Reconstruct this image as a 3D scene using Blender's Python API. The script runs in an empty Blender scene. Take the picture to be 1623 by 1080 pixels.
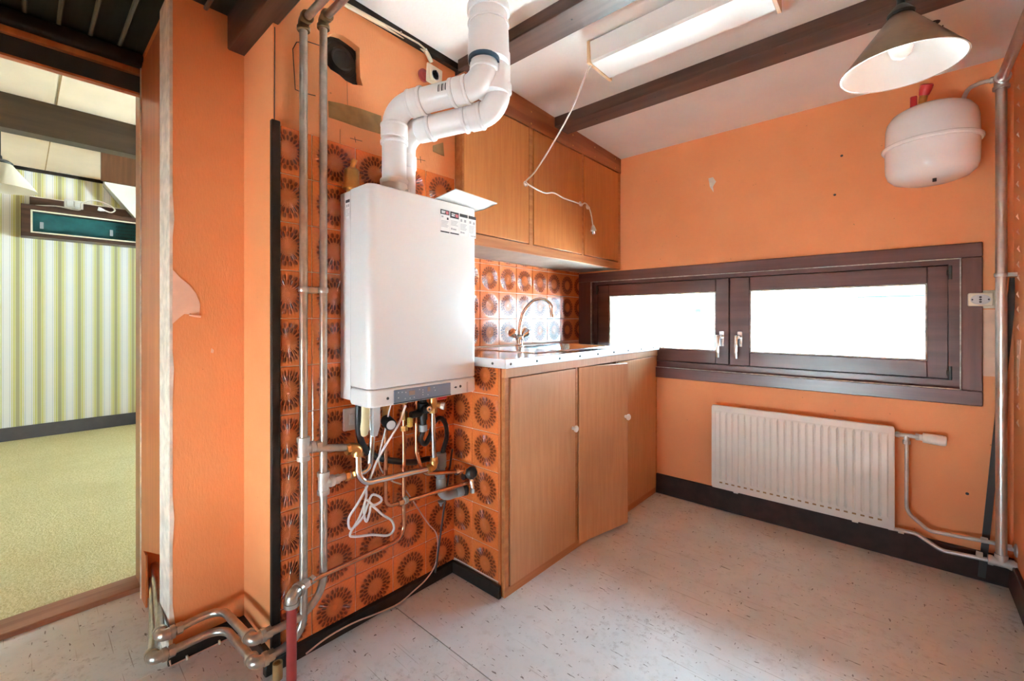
import bpy, bmesh, math, random
from mathutils import Vector, Matrix
random.seed(7)
scn = bpy.context.scene
COL = scn.collection

# ------------------------------------------------------------------ camera
cd = bpy.data.cameras.new('camera'); cam = bpy.data.objects.new('camera', cd); COL.objects.link(cam)
cam.location = (0, 0, 1.1); cam.rotation_euler = (math.radians(90), 0, math.radians(41.67))
cd.sensor_width = 36; cd.lens = 36*695/1623; cd.shift_y = -34/1623; cd.clip_start = 0.02; cd.clip_end = 300
scn.camera = cam

# ------------------------------------------------------------------ sky: bright overcast daylight
w = bpy.data.worlds.new('overcast_sky'); scn.world = w; w.use_nodes = True
bg = w.node_tree.nodes['Background']
bg.inputs[0].default_value = (0.54, 0.81, 0.97, 1); bg.inputs[1].default_value = 1.0

def portal(name, loc, rot, sx, sy):          # sampling aid for sky light at a window opening (emits nothing itself)
    l = bpy.data.lights.new(name, 'AREA'); l.shape = 'RECTANGLE'; l.size = sx; l.size_y = sy
    l.cycles.is_portal = True
    o = bpy.data.objects.new(name, l); COL.objects.link(o); o.location = loc; o.rotation_euler = rot
PI = math.pi
portal('window_portal', (-0.72, 2.87, 1.08), (-PI/2, 0, 0), 1.9, 0.62)
portal('fill_window_portal', (-0.75, -1.62, 0.24), (PI/2, 0, 0), 0.9, 0.42)  # at the added fill window behind the camera
portal('living_window_portal', (-4.0, 3.22, 1.40), (-PI/2, 0, 0), 1.5, 1.0)

# hazy sun added behind the building: lights the street, and through the fill window the floor behind the camera
sl = bpy.data.lights.new('sun', 'SUN'); sl.energy = 11.0; sl.color = (0.80, 0.94, 0.98); sl.angle = math.radians(6)
sun = bpy.data.objects.new('sun', sl); COL.objects.link(sun); sun.rotation_euler = (Vector((0.42, -0.62, 0.66))).to_track_quat('Z', 'Y').to_euler()

# ------------------------------------------------------------------ exposure
vs = scn.view_settings
vs.view_transform = 'Standard'; vs.look = 'None'; vs.gamma = 1.0; vs.use_curve_mapping = False
vs.exposure = 5.56
cy = scn.cycles
cy.use_denoising = True
cy.max_bounces = 14; cy.diffuse_bounces = 10; cy.glossy_bounces = 4; cy.transmission_bounces = 6; cy.transparent_max_bounces = 12
cy.caustics_reflective = False; cy.caustics_refractive = False
cy.sample_clamp_indirect = 6.0

# ------------------------------------------------------------------ material helpers
MATS = {}
def srgb(r, g, b):
    f = lambda c: (c/255/12.92) if c/255 <= 0.04045 else ((c/255+0.055)/1.055)**2.4
    return (f(r), f(g), f(b), 1)
class NT:
    def __init__(s, name):
        s.m = bpy.data.materials.new(name); s.m.use_nodes = True
        s.t = s.m.node_tree; s.b = s.t.nodes['Principled BSDF']; MATS[name] = s.m
    def n(s, typ, **kw):
        nd = s.t.nodes.new(typ)
        for k, v in kw.items():
            if k.startswith('i_'):
                k = k[2:]; nd.inputs[int(k) if k.isdigit() else k].default_value = v
            else: setattr(nd, k, v)
        return nd
    def l(s, a, b): s.t.links.new(a, b)
    def val(s, sock, v):
        if hasattr(v, 'is_linked'): s.l(v, sock)
        else: sock.default_value = v
    def math(s, op, a, b=0.0, c=0.0):
        nd = s.n('ShaderNodeMath', operation=op)
        for i, v in enumerate((a, b, c)): s.val(nd.inputs[i], v)
        return nd.outputs[0]
    def mix(s, fac, a, b):
        nd = s.n('ShaderNodeMix', data_type='RGBA')
        s.val(nd.inputs[0], fac); s.val(nd.inputs[6], a); s.val(nd.inputs[7], b)
        return nd.outputs[2]
    def ramp(s, fac, lo, hi):
        nd = s.n('ShaderNodeMapRange', interpolation_type='SMOOTHSTEP'); s.val(nd.inputs[0], fac)
        nd.inputs[1].default_value = lo; nd.inputs[2].default_value = hi
        return nd.outputs[0]
    def coord(s, kind='Object', scale=(1,1,1), rot=(0,0,0)):
        tc = s.n('ShaderNodeTexCoord'); mp = s.n('ShaderNodeMapping')
        mp.inputs['Scale'].default_value = scale; mp.inputs['Rotation'].default_value = rot
        s.l(tc.outputs[kind], mp.inputs[0]); return mp.outputs[0]
    def geo(s, scale=(1,1,1)):
        g = s.n('ShaderNodeNewGeometry'); mp = s.n('ShaderNodeMapping'); mp.inputs['Scale'].default_value = scale
        s.l(g.outputs['Position'], mp.inputs[0]); return mp.outputs[0]
    def noise(s, vec, scale, detail=3.0, rough=0.55):
        nd = s.n('ShaderNodeTexNoise'); s.l(vec, nd.inputs['Vector'])
        nd.inputs['Scale'].default_value = scale; nd.inputs['Detail'].default_value = detail; nd.inputs['Roughness'].default_value = rough
        return nd.outputs[0]
    def bump(s, h, strength=0.3, dist=0.002):
        nd = s.n('ShaderNodeBump'); nd.inputs['Strength'].default_value = strength; nd.inputs['Distance'].default_value = dist
        s.l(h, nd.inputs['Height']); s.l(nd.outputs[0], s.b.inputs['Normal'])
def plain(name, col, rough=0.5, metal=0.0, var=0.0, vscale=8.0, bump=0.0, bscale=60.0, stretch=(1,1,1), coat=0.0, col2=None, spec=0.5):
    t = NT(name); b = t.b
    b.inputs['Roughness'].default_value = rough; b.inputs['Metallic'].default_value = metal
    b.inputs['Coat Weight'].default_value = coat; b.inputs['Specular IOR Level'].default_value = spec
    v = t.geo(stretch)
    if var > 0:
        f = t.ramp(t.noise(v, vscale), 0.3, 0.7)
        c2 = col2 or tuple(c*(1-var) for c in col[:3])+(1,)
        t.l(t.mix(f, col, c2), b.inputs['Base Color'])
    else: b.inputs['Base Color'].default_value = col
    if bump > 0: t.bump(t.noise(v, bscale, 2.0), bump)
    return t.m

# wallpaper: orange, fine vertical woven relief, faint blotches
def wallpaper():
    t = NT('orange_wallpaper'); v = t.geo()
    c = t.mix(t.ramp(t.noise(v, 2.2, 4), 0.3, 0.75), (0.89, 0.36, 0.14, 1), (0.84, 0.315, 0.115, 1))
    sp = t.ramp(t.noise(t.geo((1,1,1)), 55, 1), 0.79, 0.82)
    c = t.mix(t.math('MULTIPLY', sp, 0.45), c, (0.25, 0.09, 0.04, 1))
    t.l(c, t.b.inputs['Base Color']); t.b.inputs['Roughness'].default_value = 0.62
    t.bump(t.noise(t.geo((170, 170, 55)), 1.0, 2), 0.6, 0.0016); return t.m
wallpaper()
def tile_mat():
    t = NT('sunflower_tile')
    tc = t.n('ShaderNodeTexCoord'); sx = t.n('ShaderNodeSeparateXYZ'); t.l(tc.outputs['Object'], sx.inputs[0])
    x, y = sx.outputs[0], sx.outputs[1]
    r = t.math('SQRT', t.math('ADD', t.math('MULTIPLY', x, x), t.math('MULTIPLY', y, y)))
    a = t.math('ARCTAN2', y, x)
    def petals(n, ph, r0, r1, lo, hi):
        w_ = t.math('MULTIPLY_ADD', t.math('COSINE', t.math('MULTIPLY_ADD', a, n, ph)), 0.5, 0.5)
        m = t.math('SUBTRACT', 1.0, t.math('POWER', t.math('ABSOLUTE', t.math('DIVIDE', t.math('SUBTRACT', r, (r0+r1)/2), (r1-r0)/2)), 2.0))
        m = t.math('MAXIMUM', m, 0.0)
        return t.ramp(t.math('MULTIPLY', w_, m), lo, hi)
    p1 = petals(20, 0, 0.029, 0.050, 0.15, 0.5)
    p2 = petals(20, PI, 0.046, 0.066, 0.22, 0.55)
    halo = t.math('MULTIPLY', t.ramp(r, 0.018, 0.038), t.math('SUBTRACT', 1.0, t.ramp(r, 0.050, 0.074)))
    rays = t.math('MULTIPLY_ADD', t.math('COSINE', t.math('MULTIPLY', a, 40)), 0.5, 0.5)
    base = t.mix(t.math('MULTIPLY', rays, 0.35), (0.80, 0.205, 0.050, 1), (0.70, 0.155, 0.036, 1))
    c = t.mix(t.math('MULTIPLY', halo, 0.58), base, (0.36, 0.060, 0.015, 1))
    c = t.mix(t.math('SUBTRACT', 1.0, t.ramp(r, 0.012, 0.034)), c, (0.80, 0.20, 0.05, 1))
    c = t.mix(t.math('MULTIPLY', p1, 0.75), c, (0.085, 0.018, 0.009, 1))
    c = t.mix(t.math('MULTIPLY', p2, 0.7), c, (0.11, 0.022, 0.010, 1))
    t.l(c, t.b.inputs['Base Color']); t.b.inputs['Roughness'].default_value = 0.19
    t.b.inputs['Coat Weight'].default_value = 0.3; t.b.inputs['Coat Roughness'].default_value = 0.08
    h = t.math('MULTIPLY', t.math('COSINE', t.math('MULTIPLY', a, 40)), t.math('MULTIPLY', t.ramp(r, 0.004, 0.02), t.math('SUBTRACT', 1.0, t.ramp(r, 0.055, 0.072))))
    t.bump(h, 0.9, 0.0012); return t.m
tile_mat()
def wood(name, c1, c2, rough=0.45, axis='Z', scale=1.0, bump=0.15, coat=0.15, contrast=(0.35, 0.65)):
    t = NT(name); s = {'Z': (38, 38, 2.2), 'Y': (38, 2.2, 38), 'X': (2.2, 38, 38)}[axis]
    v = t.geo(tuple(k*scale for k in s)); n1 = t.noise(v, 1.0, 5, 0.6)
    big = t.noise(t.geo((1.2, 1.2, 1.2)), 2.0, 3)
    c = t.mix(t.ramp(n1, *contrast), c1, c2)
    c = t.mix(t.math('MULTIPLY', t.ramp(big, 0.35, 0.75), 0.35), c, tuple(k*0.72 for k in c2[:3])+(1,))
    t.l(c, t.b.inputs['Base Color']); t.b.inputs['Roughness'].default_value = rough
    t.b.inputs['Coat Weight'].default_value = coat; t.b.inputs['Coat Roughness'].default_value = 0.25
    t.bump(n1, bump, 0.001); return t.m
wood('veneer', (0.63, 0.245, 0.068, 1), (0.57, 0.20, 0.052, 1), 0.42, 'Z', 2.2, 0.08)
wood('veneer_base', (0.66, 0.33, 0.155, 1), (0.60, 0.28, 0.122, 1), 0.42, 'Z', 2.2, 0.08)
wood('veneer_rail', (0.58, 0.24, 0.085, 1), (0.47, 0.165, 0.052, 1), 0.45, 'Y')
wood('dark_frame', (0.165, 0.068, 0.058, 1), (0.105, 0.043, 0.042, 1), 0.33, 'X', 0.6, 0.1, 0.2)
wood('dark_frame_v', (0.175, 0.068, 0.054, 1), (0.110, 0.042, 0.038, 1), 0.33, 'Z', 0.6, 0.1, 0.2)
wood('beam_wood', (0.125, 0.060, 0.040, 1), (0.060, 0.026, 0.018, 1), 0.42, 'X', 0.5, 0.25, 0.1)
wood('beam_wood_y', (0.070, 0.036, 0.018, 1), (0.045, 0.022, 0.011, 1), 0.45, 'Y', 0.5, 0.2, 0.1)
wood('red_wood', (0.66, 0.19, 0.055, 1), (0.56, 0.145, 0.040, 1), 0.42, 'Z', 0.8)
wood('jamb_wood', (0.48, 0.18, 0.06, 1), (0.38, 0.125, 0.040, 1), 0.4, 'Z', 0.8)
wood('threshold_wood', (0.40, 0.18, 0.10, 1), (0.30, 0.12, 0.07, 1), 0.6, 'Y', 0.8)
wood('shelf_wood', (0.10, 0.040, 0.022, 1), (0.055, 0.021, 0.012, 1), 0.45, 'Y', 0.8)
wood('soffit_wood', (0.17, 0.066, 0.026, 1), (0.12, 0.043, 0.016, 1), 0.45, 'Z', 0.8)
wood('pale_wood', (0.74, 0.47, 0.25, 1), (0.66, 0.39, 0.19, 1), 0.5, 'Z', 0.8)
wood('fascia_wood', (0.43, 0.150, 0.058, 1), (0.27, 0.080, 0.030, 1), 0.5, 'Y', 0.7)
wood('gauged_chip', (0.50, 0.30, 0.16, 1), (0.40, 0.23, 0.11, 1), 0.8, 'Y', 0.4)
def plank_mat():
    t = NT('dark_plank'); v = t.geo()
    ch = t.ramp(t.noise(v, 24, 5, 0.7), 0.69, 0.72); big = t.ramp(t.noise(v, 5, 1), 0.52, 0.62)
    c = t.mix(t.ramp(t.noise(t.geo((3, 30, 30)), 1.0), 0.3, 0.7), (0.17, 0.16, 0.125, 1), (0.22, 0.20, 0.155, 1))
    c = t.mix(t.math('MULTIPLY', ch, big), c, (0.55, 0.38, 0.22, 1))
    t.l(c, t.b.inputs['Base Color']); t.b.inputs['Roughness'].default_value = 0.35; return t.m
plank_mat()
def floor_mat():
    t = NT('worn_lino'); v = t.geo()
    c = t.mix(t.ramp(t.noise(v, 3.0, 6, 0.65), 0.3, 0.7), (0.76, 0.77, 0.775, 1), (0.66, 0.67, 0.67, 1))
    c = t.mix(t.math('MULTIPLY', t.ramp(t.noise(v, 26.0, 4, 0.6), 0.52, 0.72), 0.3), c, (0.44, 0.41, 0.38, 1))
    # gouges: small dark dashes of several directions
    for k, (rot, sc, th) in enumerate(((0.5, (22, 75, 1), .675), (-0.7, (80, 26, 1), .68), (1.2, (14, 110, 1), .685), (0.1, (60, 60, 1), .70))):
        mp = t.n('ShaderNodeMapping'); mp.inputs['Rotation'].default_value = (0, 0, rot); mp.inputs['Scale'].default_value = sc
        mp.inputs['Location'].default_value = (k*3.1, k*1.7, k*0.9); t.l(v, mp.inputs[0])
        m = t.ramp(t.noise(mp.outputs[0], 1.0, 2.5, 0.65), th, th+0.03)
        c = t.mix(t.math('MULTIPLY', m, 0.8), c, (0.09, 0.07, 0.06, 1))
    # scuffed patches
    m = t.math('MULTIPLY', t.ramp(t.noise(v, 2.4, 2), 0.5, 0.66), t.ramp(t.noise(v, 38.0, 5, 0.75), 0.52, 0.62))
    c = t.mix(t.math('MULTIPLY', m, 0.5), c, (0.30, 0.28, 0.27, 1))
    # thin long scratches
    for k, rot in enumerate((0.45, -0.9, 1.35)):
        mp = t.n('ShaderNodeMapping'); mp.inputs['Rotation'].default_value = (0, 0, rot); mp.inputs['Scale'].default_value = (2.2, 190, 1)
        mp.inputs['Location'].default_value = (k*2.3, k*5.7, 1); t.l(v, mp.inputs[0])
        m = t.ramp(t.noise(mp.outputs[0], 1.0, 1.0), 0.735, 0.76)
        c = t.mix(t.math('MULTIPLY', m, 0.6), c, (0.2, 0.16, 0.13, 1))
    t.l(c, t.b.inputs['Base Color'])
    rr = t.math('MULTIPLY_ADD', t.noise(v, 6.0, 4), 0.25, 0.30); t.l(rr, t.b.inputs['Roughness'])
    t.bump(t.noise(v, 40, 4), 0.12, 0.002); return t.m
floor_mat()
def stripe_mat():
    t = NT('striped_wallpaper'); g = t.n('ShaderNodeNewGeometry'); sx = t.n('ShaderNodeSeparateXYZ'); t.l(g.outputs['Position'], sx.inputs[0])
    p = t.math('FRACT', t.math('DIVIDE', t.math('ADD', sx.outputs[1], 10*0.1332+0.010+0.0666), 0.1332))   # 0.5 at a band's centre
    d = t.math('ABSOLUTE', t.math('SUBTRACT', p, 0.5))
    lt = lambda k: t.math('LESS_THAN', d, k)
    white = (0.85, 0.81, 0.80, 1); gre = (0.66, 0.60, 0.24, 1); dk = (0.47, 0.41, 0.23, 1)
    c = t.mix(lt(0.285), white, gre); c = t.mix(lt(0.245), c, white); c = t.mix(lt(0.215), c, gre)
    c = t.mix(lt(0.125), c, (0.68, 0.66, 0.36, 1)); c = t.mix(lt(0.085), c, dk)
    line = t.math('MULTIPLY', t.math('GREATER_THAN', d, 0.345), t.math('LESS_THAN', d, 0.36)); c = t.mix(line, c, (0.45, 0.45, 0.48, 1))
    t.l(c, t.b.inputs['Base Color']); t.b.inputs['Roughness'].default_value = 0.7
    t.bump(t.noise(t.geo(), 120), 0.1); return t.m
stripe_mat()
def carpet_mat():
    t = NT('carpet'); v = t.geo()
    n = t.noise(t.geo((1, 1.6, 1)), 70, 4, 0.7); big = t.noise(v, 1.6, 3)
    c = t.mix(t.ramp(n, 0.3, 0.7), (0.64, 0.52, 0.25, 1), (0.84, 0.72, 0.43, 1))
    c = t.mix(t.math('MULTIPLY', t.ramp(big, 0.4, 0.7), 0.3), c, (0.58, 0.46, 0.20, 1))
    t.l(c, t.b.inputs['Base Color']); t.b.inputs['Roughness'].default_value = 0.95
    t.b.inputs['Specular IOR Level'].default_value = 0.1
    t.bump(n, 0.9, 0.008); return t.m
carpet_mat()
def glass_mat():
    t = NT('window_glass'); out = t.t.nodes['Material Output']
    tr = t.n('ShaderNodeBsdfTransparent'); gl = t.n('ShaderNodeBsdfGlossy'); gl.inputs['Roughness'].default_value = 0.02
    tr.inputs[0].default_value = (0.96, 0.98, 0.98, 1)
    fr = t.n('ShaderNodeFresnel'); fr.inputs[0].default_value = 1.45
    mx = t.n('ShaderNodeMixShader'); t.l(fr.outputs[0], mx.inputs[0]); t.l(tr.outputs[0], mx.inputs[1]); t.l(gl.outputs[0], mx.inputs[2])
    t.l(mx.outputs[0], out.inputs[0]); return t.m
glass_mat()
P = plain
P('plaster', (0.86, 0.82, 0.77, 1), 0.8, var=0.06, vscale=3, bump=0.5, bscale=70)
P('plaster_raw', (0.90, 0.80, 0.69, 1), 0.85, var=0.25, vscale=22, bump=0.5, bscale=60)
P('torn_paper', (0.93, 0.60, 0.43, 1), 0.8, var=0.12, vscale=14)
P('brown_paper', (0.42, 0.25, 0.10, 1), 0.85, var=0.25, vscale=20)
P('grout', (0.86, 0.68, 0.52, 1), 0.8)
P('black_trim', (0.030, 0.020, 0.016, 1), 0.45, var=0.4, vscale=30, spec=0.3)
P('dark_baseboard', (0.055, 0.021, 0.015, 1), 0.45, var=0.4, vscale=16, spec=0.25)
P('grey_baseboard', (0.12, 0.10, 0.11, 1), 0.5, var=0.2)
P('white_enamel', (0.76, 0.75, 0.735, 1), 0.32, coat=0.2)
P('white_plastic', (0.80, 0.79, 0.78, 1), 0.35)
P('pvc_white', (0.75, 0.745, 0.74, 1), 0.30)
P('rad_white', (0.80, 0.76, 0.70, 1), 0.38, var=0.04, vscale=12)
P('tank_white', (0.84, 0.83, 0.82, 1), 0.25, coat=0.3)
P('cream_plastic', (0.74, 0.66, 0.50, 1), 0.4)
P('trap_plastic', (0.72, 0.60, 0.34, 1), 0.35)
P('grey_plastic', (0.30, 0.31, 0.32, 1), 0.4)
P('light_grey', (0.55, 0.55, 0.55, 1), 0.4)
P('panel_grey', (0.20, 0.22, 0.27, 1), 0.35)
P('black_rubber', (0.014, 0.014, 0.016, 1), 0.4)
P('dark_metal', (0.05, 0.045, 0.042, 1), 0.45, var=0.4, vscale=40)
P('fan_black', (0.030, 0.027, 0.024, 1), 0.5, var=0.5, vscale=30)
P('chrome', (0.80, 0.79, 0.79, 1), 0.12, 1.0)
P('steel', (0.72, 0.72, 0.73, 1), 0.20, 1.0)
P('steel_edge_glare', (0.84, 0.84, 0.85, 1), 0.3, 0.35)  # steel made whiter and less metallic, window glare put into the colour
P('steel_top', (0.76, 0.76, 0.77, 1), 0.16, 1.0)
P('zinc_pipe', (0.60, 0.53, 0.46, 1), 0.32, 0.9, var=0.25, vscale=30)
P('painted_pipe', (0.66, 0.60, 0.55, 1), 0.38, 0.35, var=0.18, vscale=25)
P('bronze_pipe', (0.30, 0.20, 0.115, 1), 0.36, 0.85, var=0.35, vscale=18, stretch=(1,1,.3))
P('silver_paint', (0.66, 0.62, 0.58, 1), 0.30, 0.8, var=0.12, vscale=20)
P('copper', (0.72, 0.34, 0.19, 1), 0.24, 0.95, var=0.2, vscale=25)
P('brass', (0.76, 0.43, 0.15, 1), 0.3, 0.95, var=0.2, vscale=30)
P('red_pipe', (0.36, 0.045, 0.040, 1), 0.42, var=0.15, vscale=30)
P('red_plastic', (0.60, 0.030, 0.030, 1), 0.35)
P('yellow_plastic', (0.75, 0.55, 0.12, 1), 0.4)
P('dark_blue', (0.02, 0.05, 0.09, 1), 0.5)
P('print_black', (0.03, 0.03, 0.035, 1), 0.6)
P('print_grey', (0.38, 0.38, 0.40, 1), 0.6)
P('print_pink', (0.62, 0.16, 0.18, 1), 0.6)
P('paper_white', (0.80, 0.79, 0.78, 1), 0.6)
P('display_amber', (0.32, 0.22, 0.17, 1), 0.3)
P('shade_brown', (0.25, 0.165, 0.10, 1), 0.32, 0.2, var=0.3, vscale=14)
P('shade_white', (0.82, 0.80, 0.77, 1), 0.4)
P('shade_cream', (0.74, 0.68, 0.56, 1), 0.4)
P('bulb_glass', (0.85, 0.84, 0.82, 1), 0.15)
P('diffuser', (0.80, 0.78, 0.74, 1), 0.22)
P('cable_white', (0.74, 0.70, 0.66, 1), 0.45)
P('cable_pink', (0.66, 0.42, 0.32, 1), 0.45)
P('clear_hook', (0.80, 0.74, 0.68, 1), 0.25)
P('teal_board', (0.020, 0.150, 0.150, 1), 0.45, var=0.3, vscale=12)
P('living_ceiling', (0.82, 0.66, 0.50, 1), 0.8, var=0.08, vscale=3)
P('living_white', (0.78, 0.77, 0.74, 1), 0.8)
P('dark_transom', (0.045, 0.045, 0.045, 1), 0.5, var=0.3, vscale=12)
P('bead_white', (0.70, 0.64, 0.58, 1), 0.6, var=0.45, vscale=40)
P('dark_strip', (0.045, 0.034, 0.030, 1), 0.5)
P('house_wall', (0.62, 0.60, 0.58, 1), 0.9)
P('house_roof', (0.10, 0.075, 0.066, 1), 0.9)
P('house_glass', (0.0125, 0.022, 0.026, 1), 0.8, spec=0.0)
P('house_teal', (0.012, 0.022, 0.022, 1), 0.9, spec=0.0)
P('outside_ground', (0.58, 0.58, 0.57, 1), 0.95)
P('under_board', (0.34, 0.27, 0.22, 1), 0.5, var=0.3, vscale=6)
P('lace', (0.70, 0.66, 0.6, 1), 0.8)

# ------------------------------------------------------------------ geometry helpers
def BM(): return bmesh.new()
def box(bm, x0, x1, y0, y1, z0, z1, bev=0.0, seg=1):
    r = bmesh.ops.create_cube(bm, size=1.0); vs_ = r['verts']
    bmesh.ops.scale(bm, vec=(abs(x1-x0), abs(y1-y0), abs(z1-z0)), verts=vs_)
    bmesh.ops.translate(bm, vec=((x0+x1)/2, (y0+y1)/2, (z0+z1)/2), verts=vs_)
    if bev > 0:
        es = list({e for v in vs_ for e in v.link_edges})
        bmesh.ops.bevel(bm, geom=es, offset=bev, segments=seg, affect='EDGES', profile=0.5)
    return vs_
def prism(bm, poly, vec):                       # polygon (3D points) extruded along vec
    a = [bm.verts.new(p) for p in poly]; b = [bm.verts.new(Vector(p)+Vector(vec)) for p in poly]
    n = len(a)
    bm.faces.new(a); bm.faces.new(b[::-1])
    for i in range(n): bm.faces.new((a[i], b[i], b[(i+1) % n], a[(i+1) % n])[::-1])
    bmesh.ops.recalc_face_normals(bm, faces=bm.faces)
def fillet(pts, rad, n=6):
    pts = [Vector(p) for p in pts]; out = [pts[0]]
    for i in range(1, len(pts)-1):
        p, q, s = pts[i-1], pts[i], pts[i+1]
        r = rad[i-1] if isinstance(rad, (list, tuple)) else rad
        d1 = (p-q); d2 = (s-q); L = min(d1.length, d2.length)*0.49
        d1.normalize(); d2.normalize(); ang = d1.angle(d2)
        if ang > 3.1 or r <= 0: out.append(q); continue
        c = min(r/math.tan(ang/2), L); a, b = q+d1*c, q+d2*c
        re = c*math.tan(ang/2); bis = (d1+d2).normalized(); cen = q+bis*(re/math.sin(ang/2))
        va, vb = a-cen, b-cen; tot = va.angle(vb)
        for k in range(n+1):
            f = k/n; out.append(cen + (va*math.sin((1-f)*tot)+vb*math.sin(f*tot))/math.sin(tot))
    out.append(pts[-1]); return out
def smooth(pts, n=8):                           # Catmull-Rom through the points
    pts = [Vector(p) for p in pts]; q = [pts[0]*2-pts[1]]+pts+[pts[-1]*2-pts[-2]]; out = []
    for i in range(1, len(q)-2):
        for k in range(n):
            t = k/n; a, b, c, d = q[i-1], q[i], q[i+1], q[i+2]
            out.append(0.5*((2*b)+(c-a)*t+(2*a-5*b+4*c-d)*t*t+(3*b-a-3*c+d)*t**3))
    out.append(pts[-1]); return out
def sweep(bm, pts, r, seg=12, caps=True):       # round tube along a polyline; r number or list
    pts = [Vector(p) for p in pts]
    q = [pts[0]]
    rs = [r[0]] if isinstance(r, list) else None
    for i, p in enumerate(pts[1:], 1):
        if (p-q[-1]).length > 1e-5:
            q.append(p)
            if rs is not None: rs.append(r[i])
    pts = q; n = len(pts); T = []
    for i in range(n):
        d = (pts[min(i+1, n-1)]-pts[max(i-1, 0)])
        if i and i < n-1: d = (pts[i]-pts[i-1]).normalized()+(pts[i+1]-pts[i]).normalized()
        T.append(d.normalized())
    u = T[0].orthogonal().normalized(); rings = []
    for i in range(n):
        if i:
            ax = T[i-1].cross(T[i])
            if ax.length > 1e-7: u = Matrix.Rotation(T[i-1].angle(T[i]), 3, ax) @ u
        v = T[i].cross(u); rr = rs[i] if rs is not None else r
        rings.append([bm.verts.new(pts[i]+(u*math.cos(2*PI*k/seg)+v*math.sin(2*PI*k/seg))*rr) for k in range(seg)])
    for i in range(n-1):
        for k in range(seg):
            bm.faces.new((rings[i][k], rings[i][(k+1) % seg], rings[i+1][(k+1) % seg], rings[i+1][k]))
    if caps: bm.faces.new(rings[0][::-1]); bm.faces.new(rings[-1])
def cyl(bm, p, q, r, seg=16): sweep(bm, [p, q], r, seg)
def lathe(bm, origin, axis, prof, seg=24, closed=False):  # prof: (dist along axis, radius)
    o = Vector(origin); ax = Vector(axis).normalized(); u = ax.orthogonal().normalized(); v = ax.cross(u); rings = []
    for (h, r) in prof:
        if r < 1e-6: rings.append([bm.verts.new(o+ax*h)])
        else: rings.append([bm.verts.new(o+ax*h+(u*math.cos(2*PI*k/seg)+v*math.sin(2*PI*k/seg))*r) for k in range(seg)])
    pairs = list(zip(rings, rings[1:]))
    if closed: pairs.append((rings[-1], rings[0]))
    for A, B in pairs:
        for k in range(seg):
            a, b = A[k % len(A)], A[(k+1) % seg % len(A)]; c, d = B[(k+1) % seg % len(B)], B[k % len(B)]
            f = [x for i, x in enumerate((a, b, c, d)) if x not in (a, b, c, d)[:i]]
            if len(f) > 2: bm.faces.new(f)
    if not closed:
        if len(rings[0]) > 2: bm.faces.new(rings[0][::-1])
        if len(rings[-1]) > 2: bm.faces.new(rings[-1])
def hexnut(bm, p, q, r): sweep(bm, [p, q], r, 6)
ORG = {}
def obj(name, bm, mat, parent=None, sharp=38):
    bmesh.ops.recalc_face_normals(bm, faces=bm.faces)
    for f in bm.faces: f.smooth = True
    for e in bm.edges:
        e.smooth = len(e.link_faces) == 2 and e.calc_face_angle(0) < math.radians(sharp)
    if parent is not None: L = ORG[parent.name]
    else:
        xs = [v.co for v in bm.verts]
        L = Vector(((min(v.x for v in xs)+max(v.x for v in xs))/2, (min(v.y for v in xs)+max(v.y for v in xs))/2, min(v.z for v in xs)))
    bmesh.ops.translate(bm, vec=-L, verts=bm.verts)
    me = bpy.data.meshes.new(name); bm.to_mesh(me); bm.free(); me.materials.append(MATS[mat])
    o = bpy.data.objects.new(name, me); COL.objects.link(o)
    if parent is not None: o.parent = parent
    else: o.location = L
    ORG[o.name] = L; return o
def thing(name, loc, label, cat, group=None):
    o = bpy.data.objects.new(name, None); COL.objects.link(o); o.location = loc; o.empty_display_size = 0.05
    ORG[o.name] = Vector(loc); o['label'] = label; o['category'] = cat
    if group: o['group'] = group
    return o
def tag(o, label, cat, group=None):
    o['label'] = label; o['category'] = cat
    if group: o['group'] = group
    return o
def struct(o, label=None):
    o['kind'] = 'structure'
    if label: o['label'] = label
    return o
def instance(name, me, parent, loc, rot=None):  # another object on shared mesh data
    o = bpy.data.objects.new(name, me); COL.objects.link(o); o.parent = parent
    o.location = Vector(loc)-ORG[parent.name]
    if rot is not None: o.rotation_euler = rot.to_euler()
    ORG[o.name] = Vector(loc); return o
def bxo(name, mat, parent, x0, x1, y0, y1, z0, z1, bev=0.0, seg=1):
    b = BM(); box(b, x0, x1, y0, y1, z0, z1, bev, seg); return obj(name, b, mat, parent)
def tubeo(name, mat, parent, pts, r, rad=0.03, seg=12, n=6):
    b = BM(); sweep(b, fillet(pts, rad, n) if len(pts) > 2 else pts, r, seg); return obj(name, b, mat, parent)
def cableo(name, mat, parent, pts, r, seg=8, n=8):
    b = BM(); sweep(b, smooth(pts, n), r, seg); return obj(name, b, mat, parent)
def V(*a): return Vector(a)

# ================================================================== SETTING
XL, XR, YF, YB, ZC = -1.745, 0.34, 2.70, -1.60, 2.20
ZP = 2.150                                    # plank ceiling of the alcove
def CZ(y): return 2.26-0.03*y                 # the plaster ceiling falls slightly towards the window
XC = -1.477                                   # face of the boiler chase behind its tiles
# ---- floor: worn sheets of lino over a dark subfloor
fl = struct(bxo('floor', 'black_trim', None, -2.36, XR, YB, YF, -0.10, -0.003), 'worn grey kitchen floor of large lino sheets')
for (x0, x1, y0, y1) in ((-1.738, XR, 0.956, YF), (-1.738, XR, YB, 0.9525), (-2.36, -1.741, YB, 0.40)):
    bxo('lino_sheet', 'worn_lino', fl, x0, x1, y0, y1, -0.003, 0.0)
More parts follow.
